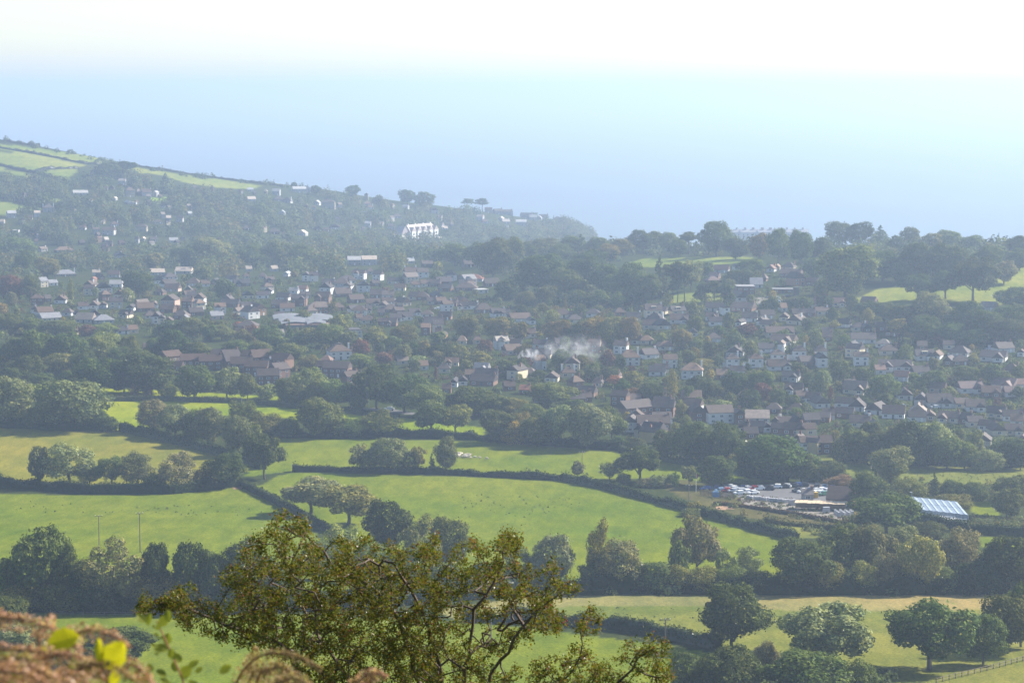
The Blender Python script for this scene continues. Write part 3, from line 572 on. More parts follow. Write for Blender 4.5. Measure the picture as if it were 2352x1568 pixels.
S6 = 600/2352; ZA, ZB, ZC, ZD, ZE, ZF = zone(0, 800, S6), zone(600, 800, S6), zone(1150, 850, S6), zone(1150, 1100, S6), zone(1700, 1000, S6), zone(2250, 900, S6)
ZG, ZH, ZI = zone(2850, 1000, 654/2352), zone(2850, 1200, 654/2352), zone(2250, 1200, S6)
ZR, ZX, ZP, ZQ, ZL = zone(500, 1150, 800/2352), zone(0, 600, 700/2352), zone(0, 400, 1200/2352), zone(1100, 550, 1200/2352), zone(1100, 1200, 1200/2352)
def street(where, z, items, turn=None):
    """one row of houses: 'zx zy width form+wall+roof[+2][extras]' in the coordinates of one enlarged part of the photograph"""
    it = sorted([(float(a), float(b), float(c), k) for a, b, c, k in (x.split() for x in items.strip().split(';') if x.strip())])
    for i, (a, b, c, k) in enumerate(it):
        u, v, wp = z(a, b, c); st = 2 if '2' in k else (3 if '3' in k else 1); ex = k[3:].replace('2', '').replace('3', ''); tn = turn
        if 'R' in ex: tn = H_RNG.uniform(28, 42)
        if 'Y' in ex: tn = H_RNG.uniform(54, 60)
        if 'l' in ex: tn = H_RNG.uniform(-40, -26)
        noun = 'house' if st > 1 else 'bungalow'
        lab = f'{WN[k[1]]} {FORM[k[0]]} {noun}, {RN[k[2]]} roof, {ordinal(i, len(it))} {where}'
        house(u, v, wp, k[0], k[1], k[2], st, tn, ex, lab, 'houses '+where)
street('above the old town', ZA, '600 235 110 swtR;870 250 240 hbtk;1620 325 130 gwg;1110 140 80 hbr;1460 170 80 sbr;1640 150 90 hor;1410 240 80 sbr;2050 95 90 spb;490 135 50 swr')
street('in the upper old town', ZA, '880 575 280 hcsk;600 715 120 scsR2;720 695 120 sws;1290 555 100 sww;1520 585 150 swg;1370 615 80 gbr;1550 715 170 sww;1620 815 100 gwb;2120 555 190 sww;2300 615 180 hwg;1240 650 60 gbo')
street('in the middle old town', ZA, '500 955 160 hbb2kk;800 935 150 gwg;650 915 80 sbg;1120 1015 140 swg;1250 1005 130 gwb;1375 1000 90 gwb;1940 985 180 swtR;2070 995 90 gwt;1740 1035 100 gwd')
street('in the lower old town', ZA, '470 1065 90 gwb;620 1095 220 swb;1960 1045 230 sbb;2230 1060 190 sbb;700 1175 280 scs;1040 1125 80 gwd;1120 1195 240 ses;1400 1205 260 hgs;2090 1205 120 gwg2;2170 1230 90 gcg2;2260 1265 110 gwg2;1650 1345 170 hwd;1790 1335 140 scb;970 1355 130 hpb'.replace('ses', 'sgs'))
street('on the town back street', ZB, '100 535 220 sww;960 605 90 hcg;1170 605 90 hcg;1480 575 70 gww;1340 505 90 sww;1750 635 100 gwg2;1860 640 110 xwg2;740 645 150 swd;230 700 190 hcb;520 680 90 gbd;990 505 80 sww')
street('in the row north of the school', ZB, '900 705 220 xbd;410 710 110 swg;980 870 150 gcg;680 925 140 gwg;1240 805 100 gwg;1690 785 130 swp;1580 805 120 sws;2005 815 160 gwd2;2230 750 200 hgg2;2300 790 110 gwg2')
street('just behind the school', ZB, '1430 895 180 swg;1390 1000 210 sbg;1650 970 200 xbg2;1960 940 200 xbg2;720 985 240 sbd;980 1030 190 sbg;60 1145 200 hbb;290 1100 190 sbr;120 1185 100 gws;1150 1095 170 gor2R;1950 1075 340 hot2;2200 1030 140 hob')
street('near the spruce by the school', ZB, '950 1285 270 hbb;2180 1525 110 sps;850 1370 120 sbb')
street('in the terraces below the hotel', ZC, '250 225 190 sww2;450 225 200 sww2;1010 205 90 sww;250 360 90 hgg;460 345 80 hgg;1010 395 170 swb2kk;1170 395 150 swb2;1230 245 150 sbb;1810 250 180 sbr')
street('in the upper brown estate', ZC, '160 510 230 hcg2;150 585 130 gwg;375 585 170 gwg2;540 505 100 sbr;760 480 160 scg;850 570 150 scb;1080 525 130 scb;1210 515 140 scb;1330 510 130 sbb;1460 490 210 sbg;1840 450 250 hwo;1740 570 290 hbg;1450 580 180 sbg;2100 510 200 sbb;1980 600 140 fww')
street('in the middle brown estate', ZC, '110 650 220 sbg;290 730 200 sbg;550 665 200 sbb;500 780 180 xcg;620 810 110 gcg;1050 690 180 scb;1160 695 170 hbb;1290 750 140 scb;1420 750 140 sbb;1540 780 150 sbg;740 860 190 hbb;860 880 130 sbg;1700 820 150 xwgL;1820 815 140 swg;1990 865 230 hbb;1060 900 160 xwg;1220 930 160 hwb;2190 920 190 xwg')
street('in the lower brown estate', ZC, '420 1010 180 hcb;320 980 90 scb;800 980 160 swg;930 965 200 xwg;620 1030 120 sbg;740 1045 130 xbb;1300 1055 250 xcg;1450 960 180 sbd;610 905 90 sbg')
street('among trees left of the smoke', ZC, '240 1205 230 fgg2;1200 1165 120 sbt2;1370 1170 80 sbr;1420 1210 70 gor;1690 1290 110 hct;1900 1280 100 hcb;2240 1350 180 xww2;2330 1310 100 swt')
street('beside the lamp post wood', ZD, '120 490 190 hwb;1180 650 120 swt;1450 690 150 hcb;2260 690 120 sbr;1570 880 110 gwd;1700 860 120 gwd;1810 770 160 sbt;2000 790 300 sbd;1950 860 330 sbd;1480 970 120 sbr;900 580 160 sct;250 840 160 sbr2')
street('above the round autumn trees', ZE, '90 325 170 xwg;330 400 280 swg;480 430 90 gwg;900 345 230 hcg;1060 415 210 hcg;1290 330 180 hwg;1660 320 150 hor;1840 390 190 scd;2110 345 230 scg2d;2060 490 210 scg;2220 500 130 gwg')
street('along the smoke lane', ZE, '430 610 210 xwr;60 760 130 gwt2;240 750 170 swd;590 750 200 swd;690 755 100 gcg;840 740 90 spr;1040 780 80 gbd;1300 810 160 sbt2k;1650 830 180 swt2k;1850 700 150 swd;2010 700 170 hct;2190 780 170 hwd;2290 770 130 hct;430 1135 150 hct;100 1085 110 hor;2150 1120 220 swd')
u, v, wp = ZE(1790, 985, 260); house(u, v, wp, 'h', 'w', 't', 2, 8, 'kk', 'big white two storey villa with tan hipped roof and tall white chimneys')
u, v, wp = ZE(970, 1140, 200); house(u, v, wp, 'h', 'c', 'b', 1, 10, 'kk', 'brown roofed cottage with two tall white chimneys beside the smoke')
street('below the smoke', ZE, '1340 1270 130 hcb;1190 1400 230 sbg;1190 1475 180 sbg;180 1320 150 sbr;370 1370 140 sbo;580 1495 220 sbr;1080 1495 220 sbg;1820 1500 240 sbb;2200 1545 240 sbg;1520 1190 220 spp')
street('up behind the timber yard', ZF, '680 125 110 sgb;850 135 190 sgb;1070 95 70 gwb;750 220 130 sbp;1510 120 110 gwp;1600 105 70 gct;1740 95 170 hcb;1770 190 280 sbg;2030 95 130 hwg;1400 250 110 hbb;1910 300 170 gor2R;2060 300 150 sbr;760 280 180 hbp')
u, v, wp = ZF(1330, 335, 170); house(u, v, wp, 's', 'g', 's', 1, 5, '', 'pale tin roofed shed on the timber yard edge', dep=9, name='shed', cat='shed')
u, v, wp = ZF(1185, 425, 240); house(u, v, wp, 'f', 'b', 's', 2, 5, '', 'dark brick warehouse with flat pale roof behind the white hall', name='warehouse', cat='warehouse', dep=14)
u, v, wp = ZF(1150, 512, 200); house(u, v, wp, 'g', 'w', 'g', 1, 14, '', 'white gabled hall beside the pale tarmac yard', name='hall', cat='hall', dep=22)
u, v, wp = ZF(1680, 405, 270); house(u, v, wp, 'f', 'b', 's', 1, 3, '', 'long flat roofed brick store on the tarmac yard', name='store', cat='store', dep=10)
u, v, wp = ZF(1860, 435, 70); house(u, v, wp, 'f', 'd', 'd', 2, 3, '', 'tall dark block at the end of the yard store', name='store', cat='store', dep=5)
street('below the white hall', ZF, '2000 600 210 scp;740 650 230 sgb;1120 650 300 sbb;930 700 90 gwb2;290 690 200 scgd;50 690 110 scg')
street('in the cream chalet rows', ZF, '290 810 250 xwg;90 890 200 gcg;720 770 160 xwg;780 840 170 swd;1080 850 80 gwd;1230 790 210 swg;1380 830 120 gwg;1480 750 190 scb;1690 780 120 gcb;1890 730 160 sbb;2040 720 140 sbg;2220 700 180 scg;1700 650 90 swt')
street('in the long white chalet rows', ZF, '490 990 100 gwg;760 1060 180 hwb;1650 985 380 xcg;1660 1095 330 xwg;1470 1200 220 swd;1650 1200 60 gwt2;2280 980 140 swg;2280 1050 130 sbg;120 1170 200 hct')
street('of the five hipped villas', ZF, '1010 1400 180 hwb2kg;1330 1400 180 hwb2kg;1620 1340 180 hwb2kg;1910 1300 170 hwb2kg;2200 1300 150 hwb2k', turn=8)
street('in front of the hipped villas', ZF, '1610 1440 250 swgL;1750 1440 80 gwd;2040 1380 240 sbg;2220 1400 120 gwd2;460 1560 280 hwt2k;870 1560 140 sbt;1070 1510 200 swd;60 1475 180 scd')
street('nearest the right pasture', ZG, '80 175 180 xcp;420 170 180 scp;1900 230 190 sgs;120 435 150 swd;330 480 180 hcd;430 495 110 gdd;720 540 160 gbr;600 480 140 sbr;380 630 300 swg')
street('in the top right bungalow row', ZG, '220 760 80 gwd2;690 770 220 hcg;1100 710 120 sbg;1140 835 230 xwgd;1260 830 110 gwb;1430 700 140 scb;1530 790 250 hwg;2140 745 230 swbR;1960 700 110 gwd;2310 790 80 gwg')
u, v, wp = ZG(350, 900, 180); house(u, v, wp, 's', 'w', 'g', 2, 4, 'k', 'tall white two storey house with small dark porch among the bungalows')
street('in the second right bungalow row', ZG, '1960 850 310 xwg;1580 900 200 hbg;1410 900 110 gbg;760 970 400 xwg;900 970 140 gwg;1100 1035 210 swd;830 1095 180 swp;2180 1010 180 hbb;590 1010 130 swp')
street('in the third right bungalow row', ZG, '260 1250 280 xct;890 1325 180 gwg;1270 1235 200 spr;1720 1240 300 xwp;2080 1195 290 xwp;2310 1190 90 swp;1950 1290 230 xbb;2230 1285 220 swp')
street('in the fourth right bungalow row', ZH, '1080 665 160 gwg;1320 695 300 xwb;1450 705 160 swd;1600 705 180 scg;1760 745 230 xwb;130 705 220 swd;290 745 190 gwg;500 785 230 gwg;2000 825 220 xcg;2190 865 190 swd;2320 845 100 scg')
street('in the lowest right bungalow row', ZH, '740 835 270 swg;1040 875 210 swd;1200 860 120 gcg;1410 885 260 xcg;1620 900 140 sbd;1760 940 190 scg;1880 985 200 swd;2050 1045 170 gcg;2230 1040 210 xcg;130 830 220 sbg;330 945 250 scg;540 995 140 gwg;1850 1170 180 gcb;1710 1290 130 gbd;2330 1150 80 gwg')
street('behind the sparkling slate roof', ZI, '450 690 270 sbt;1150 690 130 hbt;1560 840 190 hbb;1850 855 240 hcg;1820 580 240 xwd;1950 665 170 scg;2070 700 190 swd;2220 770 190 gwg;2290 925 170 swb;100 665 90 scg')
u, v, wp = ZI(1340, 970, 320); house(u, v, wp, 's', 'w', 's', 1, 2, '', 'long low house with sparkling pale slate roof', dep=10)
street('beside the sparkling slate roof', ZI, '450 870 240 swg2;860 975 360 swb2;560 965 190 gbg2;1110 985 120 gbg2;1580 1025 140 gwg;1710 1030 200 swg;1890 1045 200 gbd;2080 995 220 sbg;2220 960 170 sbg')
street('under the sparkling slate roof', ZI, '1300 1085 250 sbd;1140 1095 130 scd;1480 1095 80 gwd;1640 1115 240 sbd;1260 1180 190 sbd;1790 1195 260 sbg2;2050 1200 170 scg2;2000 1120 90 gwg;1930 1210 100 gcg2')
street('of the pale yellow ended houses', ZI, '2040 1375 250 swg2;1870 1330 110 gcg2;2270 1385 160 sbg2;2175 1385 120 gyg2Y;60 1240 130 gyg2Y;1790 1340 110 gcg2Y')
street('beside the left yellow ended house', ZL, '2225 605 110 swg2;2135 600 80 gcg2;2290 608 130 gyg2Y;2110 520 120 gwg2;2070 545 90 gwg2;2230 560 220 sbg2;2140 450 240 sbg2R;2290 445 140 sbg2;1990 370 110 sbg2;2290 490 130 swg')
street('in the red brick estate', ZR, '290 295 200 sbr2R;40 200 130 sbr2;480 335 260 sbr2;650 340 230 sbr2;720 270 160 sbr2;880 290 190 sbr2R;1030 285 160 sbr2;1180 300 210 sbr2;1330 325 190 sbr2l;1100 400 230 sbr2;1260 385 120 gcr2;1380 420 180 sbr2R;1900 415 260 sbr2;1790 395 160 sbr2;2090 495 160 sbg2R;290 390 130 sbr2;960 370 220 sbr2;1230 490 220 sbr2;880 340 150 sbr2')
street('of the old farm behind the brick estate', ZR, '1960 240 220 hwb2;1800 280 100 hpp;1350 20 90 sgs')
street('on the upper far hill', ZX, '930 225 170 sww;1280 165 60 gpr;1400 110 80 sww2;1500 250 100 hcg3;1690 245 110 swg2;1775 245 50 gww2;1310 290 40 gww;1490 335 60 gww;1530 335 70 fww;1900 375 90 gwg;140 490 100 sww2;430 485 70 sww2;560 425 130 hwg2kk;1820 560 100 hwg;1940 515 55 sww;2060 545 80 swg2;2190 465 50 sww')
street('on the lower far hill', ZX, '1320 585 90 hwb;1620 645 130 hcg2;940 625 80 hwb;1110 675 80 sgg2;1240 685 140 swb2k;175 660 70 fww;20 560 50 sww;2000 775 100 sww;1770 765 80 scg;1640 755 40 gww;1230 765 50 sww;950 800 60 sbr;1400 800 60 sbr;1190 840 60 sbr;2110 750 40 gcc'.replace('gcc', 'gct'))
street('below the far hill fields', ZP, '1690 565 55 sww;1870 565 60 hwg;1920 575 60 hwg;1850 525 50 sww2;2010 510 90 sww2;2060 505 50 gww2;2200 615 90 hcg3;2250 755 60 gwg;1840 785 70 hbb;2020 795 60 gww;2140 765 40 gor;2190 770 55 hor;1890 655 40 gww;1655 760 50 hbr;2120 590 40 gww;1680 500 40 sww')
street('around the big white hotel', ZQ, '300 265 24 gcb3;330 325 50 hwb;510 385 60 hwb;760 355 50 gwg2;100 455 60 hwg;310 445 40 sww2;470 465 45 swg2;310 300 50 hww;830 465 40 sww;560 320 40 sww'.replace('hww', 'hwt'))
street('along the headland', ZQ, '1120 345 50 scg2;1190 355 60 sgg2k;1250 365 70 sgg2;1370 375 80 sgg2k;1490 380 60 sgg2k;1585 388 55 hgg2kk;1340 435 70 sww2;1420 400 50 sww2;1240 420 50 sww;1060 400 45 sww2;1100 420 50 hwb;1200 400 30 gww;1460 395 30 gww')

def scatter_houses(n, poly, wr, label, group, seed, forms='sgshx'):
    """small houses nothing tells apart, scattered through one part of the town"""
    k = t = 0; rg_ = random.Random(seed); us, vs_ = zip(*poly)
    while k < n and t < 4000:
        t += 1; u, v = rg_.uniform(min(us), max(us)), rg_.uniform(min(vs_), max(vs_)); wp = rg_.uniform(*wr)
        if not inside(np.array([u]), np.array([v]), poly)[0] or any(abs(u-a) < (wp+c)*.55 and abs(v-b) < 7 for a, b, c in house_boxes+small_boxes): continue
        if any(inside(np.array([u]), np.array([v]), f)[0] for c, f in fields): continue
        if any(abs(u-a) < (w_*.5+wp*.4) and vt < v-4 < vb+1 for a, vt, vb, w_ in placed_trees): continue
        house(u, v, wp, rg_.choice(forms), rg_.choice('wwccgpb'), rg_.choice('gggbbtsd'), 2 if rg_.random() < .4 else 1, rg_.uniform(-35, 40), '', label, group, None, 'dwelling', 'dwelling'); k += 1  # ordinary houses and bungalows scattered at random, sharing one kind name
scatter_houses(105, [(20,440),(250,425),(420,430),(720,452),(1000,492),(1180,506),(1260,520),(1200,545),(1000,535),(900,560),(640,600),(300,600),(60,560)], (5, 10), 'one of many tiny pale houses scattered among the far hillside trees', 'tiny houses scattered over the far hillside', 31)
scatter_houses(48, [(120,650),(600,645),(1000,632),(1160,680),(1180,740),(1000,770),(620,735),(150,740)], (20, 36), 'one of many small roofs crowded between the named rows of the old town', 'small houses crowded into the old town', 32)
scatter_houses(12, [(1480,720),(1850,720),(2050,800),(2340,860),(2340,980),(1950,960),(1500,860)], (26, 42), 'one of the plain bungalows tucked between the right hand rows', 'bungalows tucked between the right hand rows', 33)
scatter_houses(10, [(1020,770),(1200,790),(1480,880),(1500,930),(1250,900),(1000,870)], (24, 40), 'one of the small houses half hidden in trees around the smoke', 'small houses hidden around the smoke', 34)

# ------------------------------------------------------------------ garden trees, shrubbery, far woods
def occludes(u, v, hpx, wpx, slack=.8):
    for hu, hv, hw in house_boxes:
        if abs(u-hu) < (hw+wpx)*.5*slack and hv-2 < v < hv+hpx*.9+2 and v-hpx < hv-3: return True
        if abs(u-hu) < (hw+wpx)*.42 and hv-12 < v <= hv: return True     # inside the house
    return False
from collections import defaultdict
town_poly = [(0,700),(180,650),(600,640),(1000,615),(1180,700),(1480,706),(1600,690),(1690,610),(1870,620),(1900,690),(1990,725),(2100,770),(2352,800),(2352,1015),(2050,1010),(1960,1040),(1900,1040),(1440,985),(1420,900),(1270,880),(1000,880),(780,812),(480,775),(0,768)]
rows_of = defaultdict(list)
for o in list(C.objects):
    if o.get('group', '').startswith('houses '): rows_of[o['group'][7:]].append(o.location)
def nearest_row(p):
    return min(rows_of, key=lambda k: min((q-p).length_squared for q in rows_of[k]))
rg = random.Random(21); garden = defaultdict(list); tries = 0; tp = [(float(a), float(b)) for a, b in town_poly]
spots = []
while len(spots) < 330 and tries < 14000:
    tries += 1; u, v = rg.uniform(0, 2352), rg.uniform(600, 1030)
    if not inside(np.array([u]), np.array([v]), tp)[0]: continue
    s = mpp(at(u, v)); hm = rg.choice((4.5, 5.5, 6.5, 8, 10)); h, wpx = hm/s, hm/s*rg.uniform(.7, 1.05)
    if occludes(u, v, h, wpx, .58): continue
    if any(abs(u-a) < (wpx+c)*.42 and abs(v-b) < (h+d)*.28 for a, b, c, d in spots): continue
    spots.append((u, v, wpx, h)); garden[nearest_row(at(u, v))].append((u, v, wpx, h))
for where, it in garden.items():
    it.sort()
    for i, (u, v, wpx, h) in enumerate(it):
        k = rg.choice('bbbaasstsscf'); c = rg.choice('ddgggyyppowack'); kind, colour = SHORT[k], CS[c]
        plant(u, v-h, v, wpx*(.4 if k in 'cf' else 1), kind, colour, f'{colour} garden {"bush" if k == "s" else "tree"}, {ordinal(i, len(it)) if i < 20 else ORD[i-20]+" from right"}, {where}', 'garden trees '+where, 'garden_bush' if k == 's' else 'garden_tree')
def clumps(name, label, polys, n, size, leaves, leaf, tints, seed, avoid=True, skip_fields=False, hs=.8):
    """a mass nobody could count, grown as leaf clumps over the ground inside the given outlines"""
    rng = np.random.default_rng(seed); VS, FS, k0, got, tr = [], [], 0, 0, 0; ids = []
    dirs = rng.normal(0, 1, (4096, 3)); dirs[:, 2] = np.abs(dirs[:, 2])*.9+.02; dirs /= np.linalg.norm(dirs, axis=1, keepdims=True)
    while got < n and tr < n*6:
        tr += 1; pl = polys[rng.integers(len(polys))] if len(polys) > 1 else polys[0]
        us, vs_ = zip(*pl); u, v = rng.uniform(min(us), max(us)), rng.uniform(min(vs_), max(vs_))
        if not inside(np.array([u]), np.array([v]), pl)[0]: continue
        if skip_fields and any(inside(np.array([u]), np.array([v]), f)[0] for c, f in fields if c == FAR): continue
        p = at(u, v); r = rng.uniform(*size)
        if p.y > 3520: continue
        s = mpp(p)
        if avoid and occludes(u, v, 1.5*r/s, 2*r/s, 1.0): continue
        d = dirs[rng.integers(0, 4096, leaves)]; rad = r*(1+.25*np.sin(d[:, :1]*5+tr)*np.cos(d[:, 1:2]*4+tr))*rng.uniform(.75, 1.05, (leaves, 1))
        P = np.array(p)+d*rad*np.array([1, 1, hs*2 if r > 3 else hs*1.5])
        V, F = leaf_quads(rng, P, d+np.array([0, 0, .2]), leaf*r/ np.mean(size)); VS.append(V); FS.append(F+k0); k0 += len(V); got += 1
        ids.append(np.full(len(F), rng.integers(len(tints))))
    o = link(name, mesh(name, np.concatenate(VS), np.concatenate(FS), tints, False, np.concatenate(ids)), col=(1, 1, 1))
    o['kind'] = 'stuff'; o['label'] = label; return o
def tint(name, c, k=1.35): 
    c = [x*k for x in c]; return leaf_material(name, .05, .35, fixed=((0, [x*.5 for x in c]), (.5, c), (1, [x*1.5 for x in c])))
TINTS = [tint('shrub '+k, COL[k]) for k in ('dark green', 'deep green', 'green', 'grey green', 'pale green', 'olive', 'autumn tinged', 'copper')]
clumps('garden_shrubbery', 'mixed garden shrubs and hedging filling the plots between the houses', [tp], 5200, (.9, 2.6), 36, .40, TINTS, 5)
hill = [(-40,415),(60,418),(120,415),(175,425),(240,395),(300,395),(310,415),(420,440),(600,458),(720,450),(850,462),(1000,478),(1200,500),(1300,508),(1365,542),(1330,560),(1050,582),(1000,620),(600,645),(250,650),(-40,700)]
clumps('far_woodland', 'hazy mass of trees covering the far hillside among its houses', [hill], 1900, (3.6, 9.5), 140, 1.0, TINTS[:7], 6, skip_fields=True)
clumps('crest_woodland', 'thin scrubby trees along the crest of the far hill', [[(-40,300),(120,335),(300,380),(450,402),(600,420),(720,432),(720,440),(450,410),(250,380),(100,345),(-40,322)]], 230, (2.0, 4.8), 60, .8, TINTS[:4], 7, avoid=False)
clumps('clifftop_scrub', 'brownish scrub over the rounded end of the headland', [[(1290,500),(1345,512),(1372,545),(1330,565),(1230,560),(1200,520)]], 150, (3.5, 7), 80, 1.2, [TINTS[5], TINTS[1], TINTS[6]], 8)
clumps('headland_trees', 'rounded mass of wind shaped trees at the tip of the headland', [[(1275,505),(1310,503),(1345,515),(1366,540),(1310,540)]], 70, (5, 8.5), 130, 1.0, [TINTS[5], TINTS[1], TINTS[3]], 28, avoid=False)
clumps('ridge_woodland', 'wooded ridge of mixed trees in front of the sea', [[(1010,575),(1180,556),(1450,560),(1600,566),(1800,560),(2352,552),(2352,600),(2000,620),(1880,600),(1700,585),(1440,590),(1300,640),(1050,620)]], 420, (3.0, 6.5), 90, 1.05, TINTS[:6], 9)
clumps('hillside_thicket', 'dense dark undergrowth below the trees of the right hillside and mound', [[(1990,715),(2120,735),(2352,720),(2352,798),(2250,798),(2080,772),(2000,740)], [(1150,620),(1480,640),(1520,700),(1200,706)], [(1960,600),(2352,585),(2200,650),(2000,640)]], 420, (2.0, 4.5), 70, .8, TINTS[:4], 10)
clumps('field_edge_thicket', 'tangled low thicket under the tree belts between the town and the fields', [[(0,770),(480,778),(780,815),(1000,884),(1260,885),(1420,920),(1420,930),(1250,925),(1000,915),(840,925),(640,905),(0,882)], [(1440,1000),(1880,1045),(1860,1100),(1700,1085),(1450,1035)], [(1930,1045),(2352,1020),(2352,1075),(1950,1064)]], 620, (1.6, 3.4), 70, .62, TINTS[:7], 12)
clumps('nursery_scrub', 'rough weeds and brambles on the bank below the nursery', [[(1470,1098),(1620,1120),(1640,1165),(1780,1205),(1890,1235),(1960,1215),(1960,1195),(1700,1165),(1560,1100)], [(1960,1110),(2100,1100),(2352,1120),(2352,1155),(2200,1150),(2060,1130)], [(2230,1190),(2352,1195),(2352,1225),(2240,1215)]], 620, (.5, 1.7), 40, .3, [TINTS[i] for i in (2, 3, 4, 5, 6, 5)], 13, avoid=False)
clumps('nursery_stock', 'rows of potted plants and shrubs for sale across the nursery yard', [[(1690,1150),(1960,1158),(1965,1198),(1850,1180),(1700,1162)], [(1604,1126),(1640,1118),(1740,1140),(1850,1150),(1690,1152)]], 330, (.3, .85), 26, .2, [TINTS[i] for i in (1, 2, 3, 4, 5, 7)], 44, avoid=False)
clumps('rush_tufts', 'dark rush tufts dotted over the nearer pasture fields', [[(1060,1135),(1330,1140),(1340,1165),(1180,1185),(1060,1170)], [(20,1150),(640,1165),(560,1190),(200,1180),(20,1175)], [(1380,1395),(2000,1400),(1900,1450),(1400,1425)], [(2100,1085),(2352,1085),(2352,1105),(2100,1105)], [(700,1110),(1700,1230),(1500,1290),(800,1230)]], 300, (.15, .42), 16, .14, [TINTS[2], TINTS[3], TINTS[4]], 14, avoid=False)
clumps('belt_undergrowth', 'brambles and saplings under the nearest tree belts', [[(-40,1380),(500,1385),(1000,1372),(1250,1352),(1760,1355),(2352,1350),(2352,1366),(1760,1368),(1250,1366),(900,1392),(500,1406),(-40,1402)], [(1560,1575),(2050,1555),(2040,1600),(1560,1600)]], 480, (1.0, 2.6), 75, .42, TINTS[:6], 15, avoid=False)
# ------------------------------------------------------------------ roads and yards
TAR = plain('tarmac', (.11, .108, .11), .9, .2, .35, .2); GRAV = plain('pale gravel', (.20, .18, .155), .95, .2, .5, .1); SAND = plain('beach shingle', (.50, .42, .34), .95, .15, .1, .1); EARTH = plain('bare earth', (.30, .19, .12), .95, .25, .5, .1)
def sheet(name, pv, m, lift=.06, cell=1.6):
    pts = [tuple(at(u, v)[:2]) for u, v in pv]; xs, ys = zip(*pts); X, Y = np.meshgrid(np.arange(min(xs)-cell, max(xs)+cell, cell), np.arange(min(ys)-cell, max(ys)+cell, cell))
    k = inside(X, Y, pts); Z = hz(X, Y)+lift; n, w_ = X.shape; idx = np.arange(n*w_).reshape(n, w_)
    keep = k[:-1, :-1] & k[1:, :-1] & k[:-1, 1:] & k[1:, 1:]
    F = np.stack([idx[:-1, :-1], idx[:-1, 1:], idx[1:, 1:], idx[1:, :-1]], -1)[keep]
    if not len(F): return
    u_, inv = np.unique(F, return_inverse=True); V = np.stack([X, Y, Z], -1).reshape(-1, 3)[u_]
    o = link(name, mesh(name, V, inv.reshape(F.shape), [m], True)); o['kind'] = 'structure'; return o
sheet('car_park', [(1604,1124),(1640,1113),(1740,1112),(1860,1106),(1960,1118),(1962,1146),(1860,1152),(1760,1146),(1650,1140)], TAR)
sheet('nursery_yard', [(1690,1143),(1960,1150),(1970,1200),(1850,1182),(1700,1160)], GRAV, .05)
sheet('tarmac_yard', [(1700,690),(1725,682),(1800,684),(1800,700),(1745,702)], GRAV, .15)
sheet('road', [(820,934),(900,938),(960,947),(958,955),(880,946),(820,941)], TAR)
sheet('road', [(1685,800),(1728,791),(1732,797),(1705,812),(1680,810)], TAR, .15)
sheet('road', [(875,695),(935,678),(938,684),(905,692),(925,703),(890,706)], GRAV, .15)
sheet('road', [(2035,932),(2092,925),(2096,932),(2060,938)], TAR, .15)
sheet('earth_patch', [(1625,1150),(1690,1158),(1690,1170),(1640,1172)], EARTH); sheet('gateway', [(520,1118),(560,1112),(562,1122),(540,1126)], EARTH)
sheet('lawn', [(1668,803),(1702,796),(1700,806),(1672,812)], plain('mown lawn', (.17, .25, .03), .95, .15, .5, 0), .2)
LAWN = bpy.data.materials['mown lawn']
for pv in ([(1240,716),(1290,708),(1330,712),(1280,720)], [(1190,730),(1230,724),(1230,732),(1195,736)], [(1040,822),(1092,818),(1090,828),(1045,834)], [(2076,820),(2095,817),(2098,826),(2078,828)], [(2063,938),(2090,933),(2092,941),(2066,943)], [(340,455),(385,452),(382,462),(345,463)], [(975,545),(1035,540),(1038,548),(985,552)], [(1245,560),(1290,556),(1290,562),(1250,566)]): sheet('lawn', pv, LAWN, .2)
sheet('beach', [(1372,543.5),(1450,543.5),(1560,545),(1560,556),(1372,554)], SAND, .3, 8)
# ------------------------------------------------------------------ landmarks of the far shore
HOT = bpy.data.materials['rendered wall']
def hotel():
    p = at_land(975, 553); root = thing('hotel', 'big white many gabled hotel shining in the sun on the far hillside', 'hotel', p, R(56)-math.atan2(p.x, p.y))
    n = 5; L_, d = 62, 17; wm = MB().box(-L_/2, L_/2, 0, d, -6, 12.5); w_ = wm.build('wall', HOT, root, col=(.66, .65, .60))
    rm = MB(); roof_prism(rm, -L_/2, L_/2, 0, d, 12.5, R(42), 'x', .5, .5); r = rm.build('roof', ROOF, root, col=(.42, .37, .33))
    for i in range(n):
        cx = -L_/2+L_*(i+.5)/n; g = MB(); gable_walls(g, cx-4, cx+4, -1.2, d*.5, -6, 13.2, R(48), 'y'); gw = g.build('gable_bay', HOT, root, col=(.68, .66, .62))
        q = MB(); roof_prism(q, cx-4, cx+4, -1.2, d*.5, 13.2, R(48), 'y', .3); q.build('bay_roof', ROOF, gw, col=(.40, .34, .30))
        for z in (1.2, 4.8, 8.4, 13.0): MB().box(cx-1.7, cx+1.7, -1.32, -1.16, z, z+1.9).build('window', GLASS, root)
        for z in (1.2, 4.8, 8.4):
            if i < n-1: MB().box(cx+5.2, cx+7.2, -.1, .06, z, z+1.8).build('window', GLASS, root)
    for cx in (-24, -8, 9, 25): MB().box(cx-1, cx+1, d*.5-.8, d*.5+.8, 14, 21.6).build('chimney', HOT, r, col=(.6, .58, .54))
    g = MB(); gable_walls(g, -L_/2-14, -L_/2-.02, 3, 14, -6, 11, R(50), 'y'); g.build('wing', HOT, root, col=(.6, .6, .57))
    q = MB(); roof_prism(q, -L_/2-14, -L_/2-.02, 3, 14, 11, R(50), 'y', .3); q.build('wing_roof', ROOF, root, col=(.30, .27, .27))
    MB().box(-L_/2-34, -L_/2-14.1, 2, 10, -6, 3.4).build('veranda', HOT, root, col=(.55, .53, .5)); MB().box(L_/2+.1, L_/2+26, 1, 8, -6, 2.4).build('terrace', HOT, root, col=(.74, .70, .62))
hotel()
